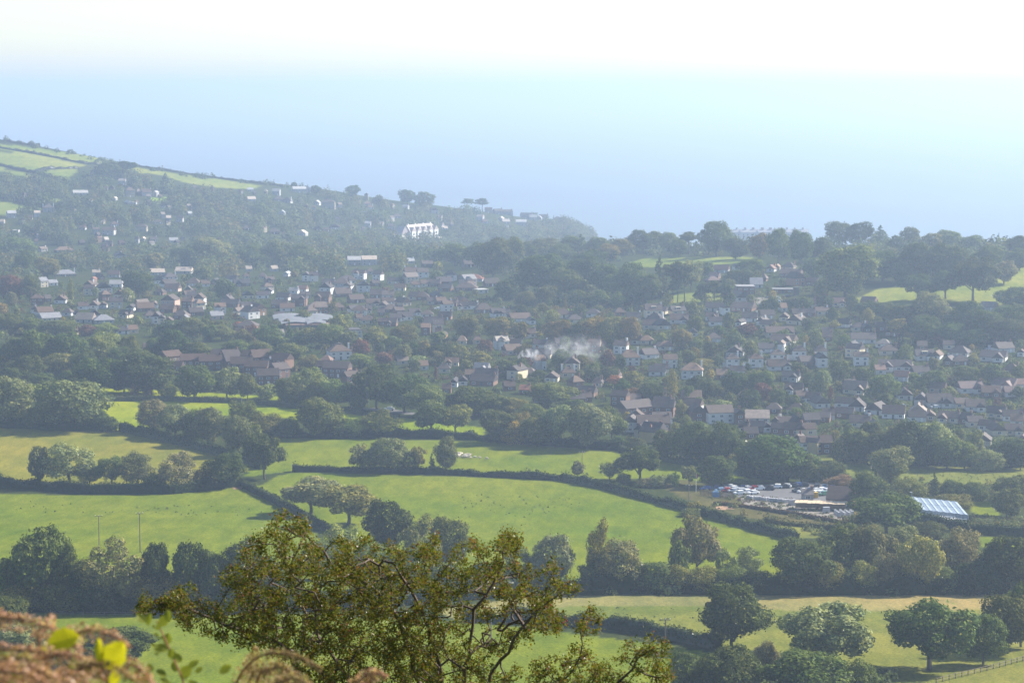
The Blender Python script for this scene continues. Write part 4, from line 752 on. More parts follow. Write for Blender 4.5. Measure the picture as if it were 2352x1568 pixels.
def seafront(u, label):
    p = ctl(u, 540, 3330); root = thing('terrace', label, 'terrace', (p[0], 3330, 12), R(6), 'pale terraces on the sea front')
    MB().box(-26, 26, 0, 12, -6, 21).build('wall', HOT, root, col=(.42, .41, .42)); rm = MB(); roof_prism(rm, -26, 26, 0, 12, 21, R(32), 'x'); r = rm.build('roof', ROOF, root, col=(.28, .28, .30))
    for x in (-18, -6, 6, 18): MB().box(x-1, x+1, 4.6, 7.4, 23, 27.5).build('chimney', HOT, r, col=(.36, .33, .32))
    for x in range(-22, 23, 6):
        for z in (12, 16): MB().box(x-1, x+1, -.12, .05, z, z+2.2).build('window', GLASS, root)
for u, l in ((1703, 'leftmost'), (1742, 'second'), (1782, 'third'), (1818, 'rightmost')): seafront(u, f'pale chimneyed sea front terrace between skyline trees, {l} of four')
def school():
    p = at(703, 757); s = mpp(p); root = thing('school', 'long low building with overlapping curved pale roofs beside the spruce', 'school', p, R(4)-math.atan2(p.x, p.y))
    W_ = 140*s; MB().box(-W_*.33, W_*.45, 2, 26, -2, 3.0).build('wall', HOT, root, col=WC['b'])
    MB().box(-W_*.3, W_*.42, 1.9, 2.05, .8, 2.4).build('window_band', GLASS, root)
    pale = plain('standing seam metal', (.17, .18, .195), .85, .3, .25, .08)
    for x0, x1, y0, y1, z, a in ((-.5, .1, 20, 33, 4.6, 1.6), (.06, .5, 20, 32, 4.4, 1.4), (-.42, .32, 12, 21, 3.9, 1.4), (-.40, .1, 4, 13, 3.3, 1.2), (.02, .34, 1, 10, 3.2, 1.2), (.18, .46, 11, 20, 4.0, 1.0)):
        mb = MB(); n = 12; vs_ = []
        for i in range(n+1):
            t = i/n; x = (x0+(x1-x0)*t)*W_; zz = z+a*math.sin(math.pi*(.15+.8*t))
            vs_ += [(x, y0+4*math.sin(t*3), zz-.5), (x, y1+4*math.sin(t*3), zz+.7), (x, y1+4*math.sin(t*3), zz+1.0), (x, y0+4*math.sin(t*3), zz-.2)]
        f = [tuple(4*i+j for j in q) for i in range(n) for q in ((0, 4, 5, 1), (1, 5, 6, 2), (2, 6, 7, 3), (3, 7, 4, 0))]+[(0, 1, 2, 3), (4*n+3, 4*n+2, 4*n+1, 4*n)]
        mb.add(vs_, f).build('curved_roof', pale, root)
school()
# ------------------------------------------------------------------ nursery, greenhouse, cars
zN = lambda x, y: (x*.29966+1543.8, y*.29966+1040.4)
GH = plain('greenhouse glass', (.25, .31, .38), .8, .12, .25, .1); ALU = plain('white frame', (.34, .40, .46), .5, .05, 1); POLY = plain('polythene', (.50, .48, .45), .4, .12, .3, .5)  # pale blue of the greenhouse glass is reflected sky put into its colour
def greenhouse():
    A, B, Cc = at(2112, 1187), at(2224, 1197), at(2090, 1163); e1, e2 = (B-A), (Cc-A); e1.z = e2.z = 0
    root = thing('greenhouse', 'large glass greenhouse with a row of ridged roofs and white frames', 'greenhouse', A); n = 7
    P = lambda a, b, z: tuple(e1*a+e2*b+Vector((0, 0, z)))
    for i in range(n):
        a0, a1 = i/n, (i+1)/n; m_ = (a0+a1)/2
        q = MB().add([P(a0, 0, 2.6), P(m_, 0, 2.85), P(a1, 0, 2.6), P(a0, 1, 2.6), P(m_, 1, 2.85), P(a1, 1, 2.6)], [(0, 1, 4, 3), (1, 2, 5, 4), (0, 2, 1), (3, 4, 5)]).build('glass_roof', GH, root)
        fr = MB(); 
        for b in (0, .5, 1): fr.tube([P(a0, b, 2.64), P(m_, b, 2.89), P(a1, b, 2.64)], .06, 4)
        fr.tube([P(m_, 0, 2.89), P(m_, 1, 2.89)], .06, 4); fr.tube([P(a0, 0, 2.64), P(a0, 1, 2.64)], .07, 4); fr.build('roof_frame', ALU, q)
    MB().add([P(0, 0, -.5), P(1, 0, -.5), P(1, 1, -.5), P(0, 1, -.5), P(0, 0, 2.58), P(1, 0, 2.58), P(1, 1, 2.58), P(0, 1, 2.58)], [(0, 1, 5, 4), (1, 2, 6, 5), (2, 3, 7, 6), (3, 0, 4, 7)]).build('glass_wall', GH, root)
    fr = MB(); 
    for i in range(2*n+1): fr.tube([P(i/2/n, -.006, 0), P(i/2/n, -.006, 2.6)], .05, 4)
    fr.build('wall_frame', ALU, root)
greenhouse()
for i, (u, v, l) in enumerate([(2150, 1196, 26), (2185, 1202, 20)]):
    p = at(u, v); mb = MB(); n = 10; 
    vs_ = [(x, -math.cos(math.pi*k/n)*2.2, math.sin(math.pi*k/n)*2.0) for x in (-l/4, l/4) for k in range(n+1)]
    mb.add(vs_, [(k, k+n+1, k+n+2, k+1) for k in range(n)]+[tuple(range(n, -1, -1)), tuple(range(n+1, 2*n+2))])
    rt = thing('polytunnel', ('upper' if i == 0 else 'lower')+' low white polythene tunnel in front of the greenhouse', 'polytunnel', p, R(-20)); mb.build('cover', POLY, rt, True)
    fr = MB(); [fr.tube([(x, -math.cos(math.pi*k/n)*2.23, math.sin(math.pi*k/n)*2.03) for k in range(n+1)], .05, 4) for x in (-l/4, 0, l/4)]; fr.build('hoop_frame', ALU, rt)
PAINT = plain('car paint', None, .25, .06, .5, .6, objcol=True); TYRE = plain('tyre rubber', (.03, .03, .03), .8, .1, 3, .2); LAMP = plain('lamp lens', (.8, .8, .76), .15, .1, 2, .8)
def car_meshes():
    def shell(secs, cap=True):
        vs_ = []; 
        for x, hw, z0, z1, tw in secs: vs_ += [(x, -hw, z0), (x, hw, z0), (x, hw*1.0, (z0+z1)*.62), (x, hw*tw, z1), (x, -hw*tw, z1), (x, -hw, (z0+z1)*.62)]
        n = len(secs); f = [(6*i+j, 6*i+(j+1) % 6, 6*i+6+(j+1) % 6, 6*i+6+j) for i in range(n-1) for j in range(6)]+[tuple(range(5, -1, -1)), tuple(range(6*n-6, 6*n))]
        return vs_, f
    b = MB().add(*shell([(-2.1, .78, .32, .72, .9), (-1.95, .86, .24, .9, .92), (-.9, .88, .22, .95, .93), (.9, .88, .22, .97, .93), (1.9, .85, .24, .95, .9), (2.08, .78, .35, .8, .9)]))
    b.add(*shell([(-.55, .74, .95, 1.40, .86), (-.2, .74, .95, 1.47, .85), (1.1, .74, .95, 1.46, .85), (1.5, .72, .95, 1.36, .86)]))
    g = MB(); 
    for s in (-1, 1): g.add([(-.85, .72*s, .98), (1.7, .70*s, .98), (1.35, .665*s, 1.36), (-.42, .665*s, 1.36)], [(0, 1, 2, 3) if s < 0 else (3, 2, 1, 0)])
    g.add([(-1.12, -.68, .97), (-1.12, .68, .97), (-.5, .6, 1.40), (-.5, -.6, 1.40)], [(0, 3, 2, 1)]); g.add([(1.92, -.66, .98), (1.92, .66, .98), (1.48, .58, 1.36), (1.48, -.58, 1.36)], [(0, 1, 2, 3)])
    wh = MB().tube([(0, -.11, 0), (0, .11, 0)], .31, 12)
    l = MB().box(-2.12, -2.02, -.1, .1, .62, .74)
    return [mesh('body', b.v, b.f, [PAINT]), mesh('windows', g.v, g.f, [GLASS]), mesh('wheel', wh.v, wh.f, [TYRE]), mesh('headlight', l.v, l.f, [LAMP])]
CM = car_meshes()
CC = {'white': (.78, .78, .76), 'silver': (.50, .52, .54), 'blue': (.05, .10, .28), 'pale blue': (.22, .36, .52), 'dark': (.03, .032, .038), 'red': (.36, .035, .03), 'green': (.05, .16, .09), 'dark blue': (.025, .04, .11)}
def car(p, rz, colour, label, group, sc=1.0):
    root = thing('parked_car', label, 'car', p+Vector((0, 0, .1)), rz, group, None, None, sc); link('body', CM[0], parent=root, col=CC[colour]); link('window', CM[1], parent=root)
    for x in (-1.3, 1.3):
        for y in (-.78, .78): link('wheel', CM[2], (x, y, .31), parent=root)
    for y in (-.6, .6): link('headlight', CM[3], (0, y, 0), parent=root)
for where, ang, items in [('in the left cluster of the car park', 20, '258 283 blue;325 282 dark blue;370 298 pale blue;415 298 red;392 272 dark;440 272 silver;470 283 white;468 300 silver;515 318 white;520 300 silver;540 280 dark blue;575 283 silver;572 310 white;622 315 white;628 282 red;668 282 white'),
    ('in the back row by the thick wood', -15, '745 282 dark;800 268 white;870 265 silver;852 268 dark;925 262 dark;957 256 blue;1007 256 dark'), ('in the front right row of the car park', 35, '960 298 dark;1002 305 white;1050 300 dark blue;1102 300 silver;1145 296 white;1182 302 silver;1130 320 silver;1165 325 green;1090 316 white'),
    ('under the reddish bush by the car park', 70, '1112 260 dark;1168 270 pale blue;1225 280 blue;1270 287 dark;1325 300 red;1272 315 red;1212 302 silver')]:
    it = sorted([(float(a), float(b), c) for a, b, c in (x.split(None, 2) for x in items.split(';'))])
    for i, (a, b, c) in enumerate(it): car(at(*zN(a, b)), R(ang+R_.uniform(-8, 8)), c, f'{c} car, {ordinal(i, len(it))} {where}', 'cars '+where, 1.08)
car(at(893, 943), R(8), 'white', 'white car on the road beside the lamp post', None, 1.25)
for i, (u, v, c) in enumerate([(1782, 688, 'silver'), (1783, 695, 'white'), (1768, 684, 'pale blue'), (1809, 682, 'dark'), (1005, 711, 'white'), (2070, 935, 'silver'), (2148, 938, 'silver'), (2272, 804, 'silver')]):
    car(at(u, v), R(10), c, ['large silver car on the tarmac yard by the hall', 'white car parked nearest on the tarmac yard by the hall', 'pale blue car at the back of the tarmac yard', 'dark car at the right end of the tarmac yard', 'white car beside the lower brown estate bungalows', 'silver car on the drive by the small lawn', 'silver car before the fourth right bungalow row', 'silver car beside the highest right white bungalow'][i], 'cars parked by houses', 1.35 if i < 2 else 1.1)
SLAT = plain('larch slats', (.30, .20, .12), .9, .25, 1, .1); BAGS = plain('wrapped bales', (.42, .42, .43), .5, .2, 1.5, .3); PLANK = plain('pale planks', (.48, .38, .26), .85, .2, 1, .2)
a, b = at(*zN(215, 320)), at(*zN(472, 352)); rt = thing('slatted_fence', 'brown slatted fence along the left front of the car park', 'fence', a); d = b-a
mb = MB(); n = 60
for i in range(n): q = d*((i+.5)/n); mb.box(q.x-.06, q.x+.06, q.y-.03, q.y+.03, q.z, q.z+2.1)
mb.build('slats', SLAT, rt)
for i in range(9): q = d*(i/8); MB().box(q.x-.09, q.x+.09, q.y+.04, q.y+.2, q.z-.2, q.z+2.2).build('post', SLAT, rt)
rg2 = random.Random(8)
def stack(p, label, group, mm=BAGS, w_=1.5, h_=1.2, nm='pallet_stack', cat='stack'):
    rt = thing(nm, label, cat, p, rg2.uniform(-.3, .3), group); MB().box(-w_/2, w_/2, -.6, .6, .14, .2).box(-w_/2, w_/2, -.6, -.45, 0, .14).box(-w_/2, w_/2, .45, .6, 0, .14).build('pallet', PLANK, rt)
    mb = MB(); [mb.box(-w_/2+.05+k*.02, w_/2-.05-k*.03, -.55+k*.02, .55-k*.02, .21+k*h_/3, .2+(k+1)*h_/3) for k in range(3)]; mb.build('load', mm, rt)
row_ = [(585+i*21, 352+i*2.2+rg2.uniform(-3, 3)) for i in range(15)]
for i, (a, b) in enumerate(row_): stack(at(*zN(a, b)), f'white wrapped stack, {ordinal(i, 15)} in the row along the nursery bank', 'stacks along the nursery bank')
row_ = [(1250+i*13, 468+(i % 3)*9) for i in range(11)]
for i, (a, b) in enumerate(row_): stack(at(*zN(a, b)), f'pale stack, {ordinal(i, 11)} beside the dark oak at the yard end', 'stacks at the yard end', BAGS, 1.0, 1.5)
for i, (a, b, mm, l) in enumerate([(920, 400, BAGS, 'tall white container standing in the middle of the nursery yard'), (1182, 458, BAGS, 'white upright box before the plank roofed shed'), (1095, 342, plain('yellow paint', (.62, .40, .05), .5), 'yellow skip behind the plank roofed shed'), (335, 338, plain('blue tarp', (.10, .22, .42), .6), 'blue covered stack beside the slatted fence'), (1060, 410, plain('navy sheet', (.04, .08, .16), .6), 'dark blue sheeted stack under the shed')]):
    stack(at(*zN(a, b)), l, None, mm, 2.6, 2.0, 'storage_box', 'box')
u, v = zN(1130, 440); p = at(u, v); rt = thing('open_shed', 'open fronted shed with pale plank roof in the nursery yard', 'shed', p, R(-12))
rm = MB(); 
for i in range(12): rm.box(-9+i*1.5+.02, -7.55+i*1.5, -1, 5, 2.6+(i % 3)*.06, 2.75+(i % 3)*.06)
rm.build('plank_roof', PLANK, rt); MB().box(-9, 9, 4.6, 4.8, 0, 2.55).build('back_wall', SLAT, rt)
for x in (-8.5, -3, 3, 8.5): MB().box(x-.1, x+.1, -.7, -.5, -.3, 2.58).build('post', WOOD, rt)
u, v = zN(1280, 405); house(u, v, 60, 's', 'o', 'r', 1, -8, '', 'red-brown roofed barn at the right end of the car park', dep=12, name='barn', cat='barn')
u, v = zN(1040, 365); house(u, v, 26, 's', 'g', 's', 1, 5, '', 'small grey roofed hut behind the plank roofed shed', dep=4, name='hut', cat='hut')
# ------------------------------------------------------------------ poles, lamps, fences
def pole(u, vt, vb, label, arms=2, group=None, nm='power_pole', cat='pole', r=.16):
    p = at(u, vb); h = (vb-vt)*mpp(p); rt = thing(nm, label, cat, p, -math.atan2(p.x, p.y), group)
    MB().tube([(0, 0, -.3), (0, 0, h)], [r, r*.72], 8).build('pole', WOOD, rt)
    if arms:
        MB().box(-1.15, 1.15, -.2, -.1, h-.55, h-.40).build('crossarm', WOOD, rt)
        for x in (-1.05, 0, 1.05): MB().tube([(x, -.15, h-.40), (x, -.15, h-.2), (x, -.15, h-.05)], [.05, .09, .05], 6).build('insulator', TRIM, rt)
    return rt
pole(228, 1180, 1262, 'wooden power pole left of its taller twin in the green field'); pole(322, 1174, 1268, 'taller wooden power pole right of its twin in the green field', r=.2)
pole(1528, 1416, 1500, 'wooden power pole beside the curving hedge under the stubble field', r=.19); pole(1337, 1035, 1090, 'thin pole standing at the edge of the sheep field', 1, r=.13)
pole(1582, 1111, 1166, 'wooden power pole by the nursery slatted fence'); pole(1128, 1390, 1475, 'wooden pole half hidden behind the hawthorn branches', 1)
pole(1004, 737, 768, 'pale utility pole with short arm in the lower brown estate', 1, r=.14)
def lamp_post(u, vt, vb, label):
    p = at(u, vb); h = (vb-vt)*mpp(p); rt = thing('lamp_post', label, 'lamp post', p); MB().tube([(0, 0, -.2), (0, 0, h)], [.1, .06], 8).build('post', ALU, rt)
    MB().box(-.75, .1, -.14, .14, h, h+.18).build('lamp_head', TRIM, rt)
lamp_post(847, 907, 939, 'street lamp post beside the road and the white car'); lamp_post(2027, 1103, 1134, 'white lamp post right of the car park'); lamp_post(2094, 1130, 1160, 'lamp post at the left end of the greenhouse'); lamp_post(1972, 905, 938, 'lamp post between the lowest right bungalows')
p = at(*zN(183, 300)); h = 150*.29966*mpp(p); rt = thing('flagpole', 'white flagpole with limp flag at the left end of the car park', 'flagpole', p)
MB().tube([(0, 0, -.2), (0, 0, h)], [.09, .05], 8).build('pole', TRIM, rt)
MB().add([(.06, 0, h-.2), (.5, .08, h-.6), (.35, -.05, h-2.6), (.06, 0, h-2.2), (.06, .03, h-.2), (.5, .11, h-.6), (.35, -.02, h-2.6), (.06, .03, h-2.2)], [(0, 1, 2, 3), (7, 6, 5, 4), (0, 4, 5, 1), (1, 5, 6, 2), (2, 6, 7, 3)]).build('flag', plain('flag cloth', (.42, .12, .12), .8), rt)
def rail_fence(pv, label, h=1.25):
    P = [at(u, v) for u, v in pv]; rt = thing('rail_fence', label, 'fence', P[0]); o0 = P[0]
    pts = []; 
    for a, b in zip(P, P[1:]):
        k = max(1, int((b-a).length/2.4)); pts += [a.lerp(b, i/k) for i in range(k)]
    pts.append(P[-1]); pts = [Vector((q.x, q.y, float(hz(q.x, q.y)))) for q in pts]
    for q in pts[:90]: r = q-o0; MB().box(r.x-.08, r.x+.08, r.y-.08, r.y+.08, r.z-.3, r.z+h).build('post', WOOD, rt)
    for z in (h*.45, h*.88): MB().tube([q-o0+Vector((0, -.1, z)) for q in pts], .065, 5).build('rail', WOOD, rt)
rail_fence([(2150, 1568), (2252, 1543), (2296, 1532), (2362, 1514)], 'grey wooden post and rail fence climbing at the bottom right corner')
rail_fence([(120, 1412), (240, 1414), (360, 1413), (470, 1411)], 'thin wire and post fence under the dark tree belt', 1.1)
# ------------------------------------------------------------------ sheep
WOOL = plain('wool', (.62, .55, .44), .95, .2, 6, .05); FACE = plain('sheep face', (.42, .36, .30), .9, .2, 6, .05)
def sheep_mesh(graze):
    bm = MB(); secs = [(-.55, .10, .62), (-.48, .22, .66), (-.2, .29, .66), (.15, .29, .66), (.42, .23, .68), (.55, .14, .74)]
    k = 10; vs_ = [(x, r*math.cos(t*2*math.pi/k)*.92, z+r*math.sin(t*2*math.pi/k)) for x, r, z in secs for t in range(k)]
    n = len(secs); f = [(i*k+t, i*k+(t+1) % k, (i+1)*k+(t+1) % k, (i+1)*k+t) for i in range(n-1) for t in range(k)]+[tuple(range(k-1, -1, -1)), tuple(range(n*k-k, n*k))]
    bm.add(vs_, f)
    hd = [(.5, 0, .74), (.66, 0, .84), (.78, 0, .88), (.98, 0, .78)] if not graze else [(.5, 0, .68), (.68, 0, .5), (.76, 0, .34), (.86, 0, .12)]
    bm.tube(hd, [.14, .11, .105, .05], 8, 1)
    for s in (-1, 1): q = Vector(hd[2]); bm.tube([q+Vector((-.02, .07*s, .05)), q+Vector((-.05, .2*s, .04))], [.035, .015], 5, 1)
    for x in (-.36, .34):
        for y in (-.14, .14): bm.tube([(x, y, .55), (x-.03 if x < 0 else x, y, .28), (x, y, 0)], [.075, .045, .035], 6, 1)
    bm.tube([(-.56, 0, .68), (-.64, 0, .5)], [.05, .02], 5)
    return mesh('sheep', bm.v, bm.f, [WOOL, FACE], True, bm.m)
SM = [sheep_mesh(False), sheep_mesh(True)]
zS = lambda x, y: (x*.3424+738.3, y*.3424+805.4)
fl = [(900+i*11+rg2.uniform(-4, 4), 702+i*1.6+(j-1)*9+rg2.uniform(-2, 2)) for i in range(10) for j in range(3) if (i+j) % 5]
for a, b in fl: o = thing('sheep', 'pale sheep in the tight flock beside the copse', 'sheep', at(*zS(a, b)), R(rg2.uniform(-50, 50)), 'sheep in the tight flock', SM[rg2.random() < .6], None, 1.15)
for a, b, l in ((1028, 722, 'sheep just right of the tight flock'), (1060, 726, 'sheep between the flock and the last straggler'), (1108, 731, 'sheep grazing alone farthest right of the flock'), (872, 692, 'sheep under the copse edge left of the flock')): thing('sheep', l, 'sheep', at(*zS(a, b)), R(rg2.uniform(-20, 20)), None, SM[1], None, 1.2)
# ------------------------------------------------------------------ bonfire smoke
def smoke(name, c, size, dens, seed, label):
    m = bpy.data.materials.new('smoke '+str(seed)); m.use_nodes = True; nt = m.node_tree; nt.nodes.clear(); out = nt.nodes.new('ShaderNodeOutputMaterial')
    tc = node(nt, 'ShaderNodeTexCoord').outputs['Object']; ln = node(nt, 'ShaderNodeVectorMath', operation='LENGTH'); L(nt, tc, ln.inputs[0])
    mp = node(nt, 'ShaderNodeMapping'); L(nt, tc, mp.inputs[0]); mp.inputs['Location'].default_value = (seed, 0, 0); mp.inputs['Scale'].default_value = (1.7, 1.0, .75); mp.inputs['Rotation'].default_value = (0, .75, 0)
    nz = ramp(nt, noise(nt, 2.4, 5, mp.outputs[0], .62), (.47, (0, 0, 0)), (.70, (1, 1, 1))); fall = ramp(nt, ln.outputs['Value'], (.25, (1, 1, 1)), (.98, (0, 0, 0)))
    k = mul(nt, nz, fall); mm = node(nt, 'ShaderNodeMath', operation='MULTIPLY'); L(nt, k, mm.inputs[0]); mm.inputs[1].default_value = dens
    pv = node(nt, 'ShaderNodeVolumePrincipled', Anisotropy=.3); pv.inputs['Color'].default_value = (.97, .97, .98, 1); L(nt, mm.outputs[0], pv.inputs['Density']); L(nt, pv.outputs[0], out.inputs['Volume'])
    k = 8; vs_ = [(math.cos(a)*math.cos(b), math.sin(a)*math.cos(b), math.sin(b)) for b in np.linspace(-1.45, 1.45, k) for a in np.linspace(0, 2*math.pi, 13)[:-1]]
    f = [(j*12+i, j*12+(i+1) % 12, (j+1)*12+(i+1) % 12, (j+1)*12+i) for j in range(k-1) for i in range(12)]+[tuple(range(11, -1, -1)), tuple(range(12*k-12, 12*k))]
    o = link(name, mesh(name, vs_, f, [m]), c, scale=size); o['kind'] = 'stuff'; o['label'] = label
p = at(1222, 850); smoke('smoke', p+Vector((-1, 4, 6)), (7.5, 5, 6), 1.2, 1.3, 'thick white bonfire smoke rising behind a tan roof')
p = at(1300, 850); smoke('smoke', p+Vector((4, 8, 10)), (23, 8, 9.5), .17, 4.1, 'thin veil of bonfire smoke drifting to the right')

# ------------------------------------------------------------------ hawthorn in front of the camera
def P3(u, v, D): d = ray(u, v); return np.array([d[0]/d[1]*D, D, CAMZ+d[2]/d[1]*D])
def hawthorn():
    rng = np.random.default_rng(4)
    main = [(500,1325),(560,1262),(596,1228),(645,1178),(690,1174),(715,1200),(690,1255),(740,1238),(800,1245),(862,1222),(880,1250),(930,1265),(985,1250),(1000,1215),(1025,1285),(1060,1240),(1130,1245),(1158,1210),(1205,1235),(1185,1290),(1240,1305),(1285,1262),(1285,1330),(1335,1345),(1260,1395),(1310,1425),(1235,1470),(1165,1485),(1195,1535),(1150,1620),(640,1640),(655,1550),(640,1500),(560,1440),(525,1405),(545,1360)]
    limb = [(308,1398),(330,1368),(400,1368),(440,1350),(505,1385),(590,1440),(650,1500),(560,1482),(480,1462),(400,1430)]
    right = [(1195,1640),(1215,1530),(1290,1500),(1322,1465),(1330,1402),(1372,1398),(1388,1440),(1345,1482),(1400,1522),(1432,1480),(1500,1452),(1548,1490),(1535,1540),(1560,1640)]
    pts, par = [], []
    def add(p, q): pts.append(np.array(p, float)); par.append(q); return len(pts)-1
    gx, gy = P3(1020, 1568, 20)[:2]; r0 = add((gx, gy, float(hz(gx, gy))-.1), -1); r1 = add((gx+.05, gy, hz(gx, gy)+.9), r0)
    def stem(start, way):
        k = start; last = pts[start]
        for u, v, D in way:
            q = P3(u, v, D); n = max(1, int(np.linalg.norm(q-last)/.12))
            for i in range(1, n+1): k = add(last+(q-last)*i/n+rng.normal(0, .016, 3), k)
            last = q
        return k
    fork = stem(r1, [(1020, 1800, 20)])
    for way in ([(960,1700,20),(790,1590,19.8),(690,1505,19.7),(640,1480,19.6),(560,1450,19.5),(430,1396,19.4),(330,1388,19.3)], [(980,1640,20.2),(930,1450,20.4),(850,1350,20.4),(760,1290,20.5),(680,1200,20.6)],
        [(1030,1640,20.3),(1000,1500,20.2),(960,1380,20),(900,1290,19.8)], [(1060,1620,19.9),(1080,1480,19.6),(1085,1400,19.6),(1140,1330,19.7),(1165,1230,19.7)], [(1080,1640,19.8),(1130,1550,19.5),(1180,1470,19.4),(1230,1400,19.4),(1300,1345,19.4)],
        [(1150,1720,19.6),(1260,1600,19.4),(1330,1510,19.3),(1345,1410,19.3)], [(1200,1700,19.5),(1400,1590,19.2),(1470,1510,19.2),(1530,1480,19.1)], [(900,1700,20.6),(760,1500,20.9),(680,1380,21),(580,1290,21)]): stem(fork, way)
    tips = []
    mass = [(545,1290),(640,1250),(760,1262),(900,1290),(1000,1330),(1040,1420),(1020,1620),(680,1620),(660,1520),(600,1450),(530,1380)]
    for poly, n in ((main, 900), (limb, 130), (right, 190), (mass, 440)):
        us, vs_ = zip(*poly); k = 0
        while k < n:
            u, v = rng.uniform(min(us), max(us)), rng.uniform(min(vs_), max(vs_))
            if inside(np.array([u]), np.array([v]), poly)[0]:
                dd = .35 if poly in (limb, right) else .95; tips.append(P3(u, v, (19.4 if poly in (limb, right) else 20.1)+rng.uniform(-dd, dd))); k += 1
    A = np.array(pts); tips.sort(key=lambda t: np.min(((A-t)**2).sum(1)))
    ends = []
    for t in tips:
        A = np.array(pts); dist = np.sqrt(((A-t)**2).sum(1))+.10*np.maximum(0, A[:, 2]-t[2]); k = int(np.argmin(dist)); a = pts[k].copy(); n = max(1, int(np.linalg.norm(t-a)/.07)); bend = rng.normal(0, .035, 3)
        for i in range(1, n+1): f = i/n; k = add(a+(t-a)*f+bend*math.sin(math.pi*f)+rng.normal(0, .008, 3), k)
        ends.append(k)
    n = len(pts); wgt = np.zeros(n); kids = np.zeros(n, int)
    for i in range(n-1, 0, -1): wgt[i] += .2 if True else 0; wgt[par[i]] += wgt[i]; kids[par[i]] += 1
    A = np.array(pts); rad = .0021*np.maximum(wgt*5, 1)**.39; rad = np.minimum(rad, .06)
    V, F = [], []; m = 5
    for i in range(1, n):
        a, b = A[par[i]], A[i]; d = b-a; d /= np.linalg.norm(d)+1e-9; s = np.cross(d, [.3, .9, .2]); s /= np.linalg.norm(s); t = np.cross(d, s); k0 = len(V)
        ra = min(rad[par[i]], rad[i]*1.5)
        for q, r in ((a, ra), (b, rad[i])):
            for j in range(m): V.append(q+(s*math.cos(j*6.283/m)+t*math.sin(j*6.283/m))*r)
        F += [(k0+j, k0+(j+1) % m, k0+m+(j+1) % m, k0+m+j) for j in range(m)]
    o0 = A[0]; root = thing('hawthorn_bush', 'gnarled hawthorn bush with small bronze green leaves in front of the fields', 'bush', o0)
    bark = plain('hawthorn bark', (.085, .06, .045), .8, .35, 30, .3)
    link('branches', mesh('branches', np.array(V)-o0, np.array(F), [bark], True), parent=root)
    thin = np.where((rad < .0062))[0]; thin = thin[thin > 2]; pick = rng.choice(thin, 21000)
    ctr = A[pick]+rng.normal(0, .018, (len(pick), 3)); P = np.repeat(ctr, 6, 0)+rng.normal(0, .021, (len(pick)*6, 3)); N = rng.normal(0, 1, P.shape)+np.array([.2, 0, .8])
    LV, LF = leaf_quads(rng, P, N, .0104)
    lm = leaf_material('hawthorn leaves', .07, .42, fixed=((0, (.040, .058, .012)), (.3, (.080, .098, .018)), (.62, (.140, .140, .024)), (.86, (.155, .105, .026)), (1, (.13, .05, .026))))
    link('foliage', mesh('foliage', LV-o0, LF, [lm]), parent=root)
    bp = rng.choice(thin, 46); bm = MB()
    for c in A[bp]-o0:
        for _ in range(7):
            q = Vector(c+rng.normal(0, .022, 3)); bm.tube([q+Vector((0, 0, -.006)), q+Vector((0, 0, -.003)), q+Vector((0, 0, .003)), q+Vector((0, 0, .006))], [.002, .006, .006, .002], 6)
    bm.build('berries', plain('haw red', (.28, .03, .02), .35, .2, 40, .3), root)['kind'] = 'stuff'
hawthorn()
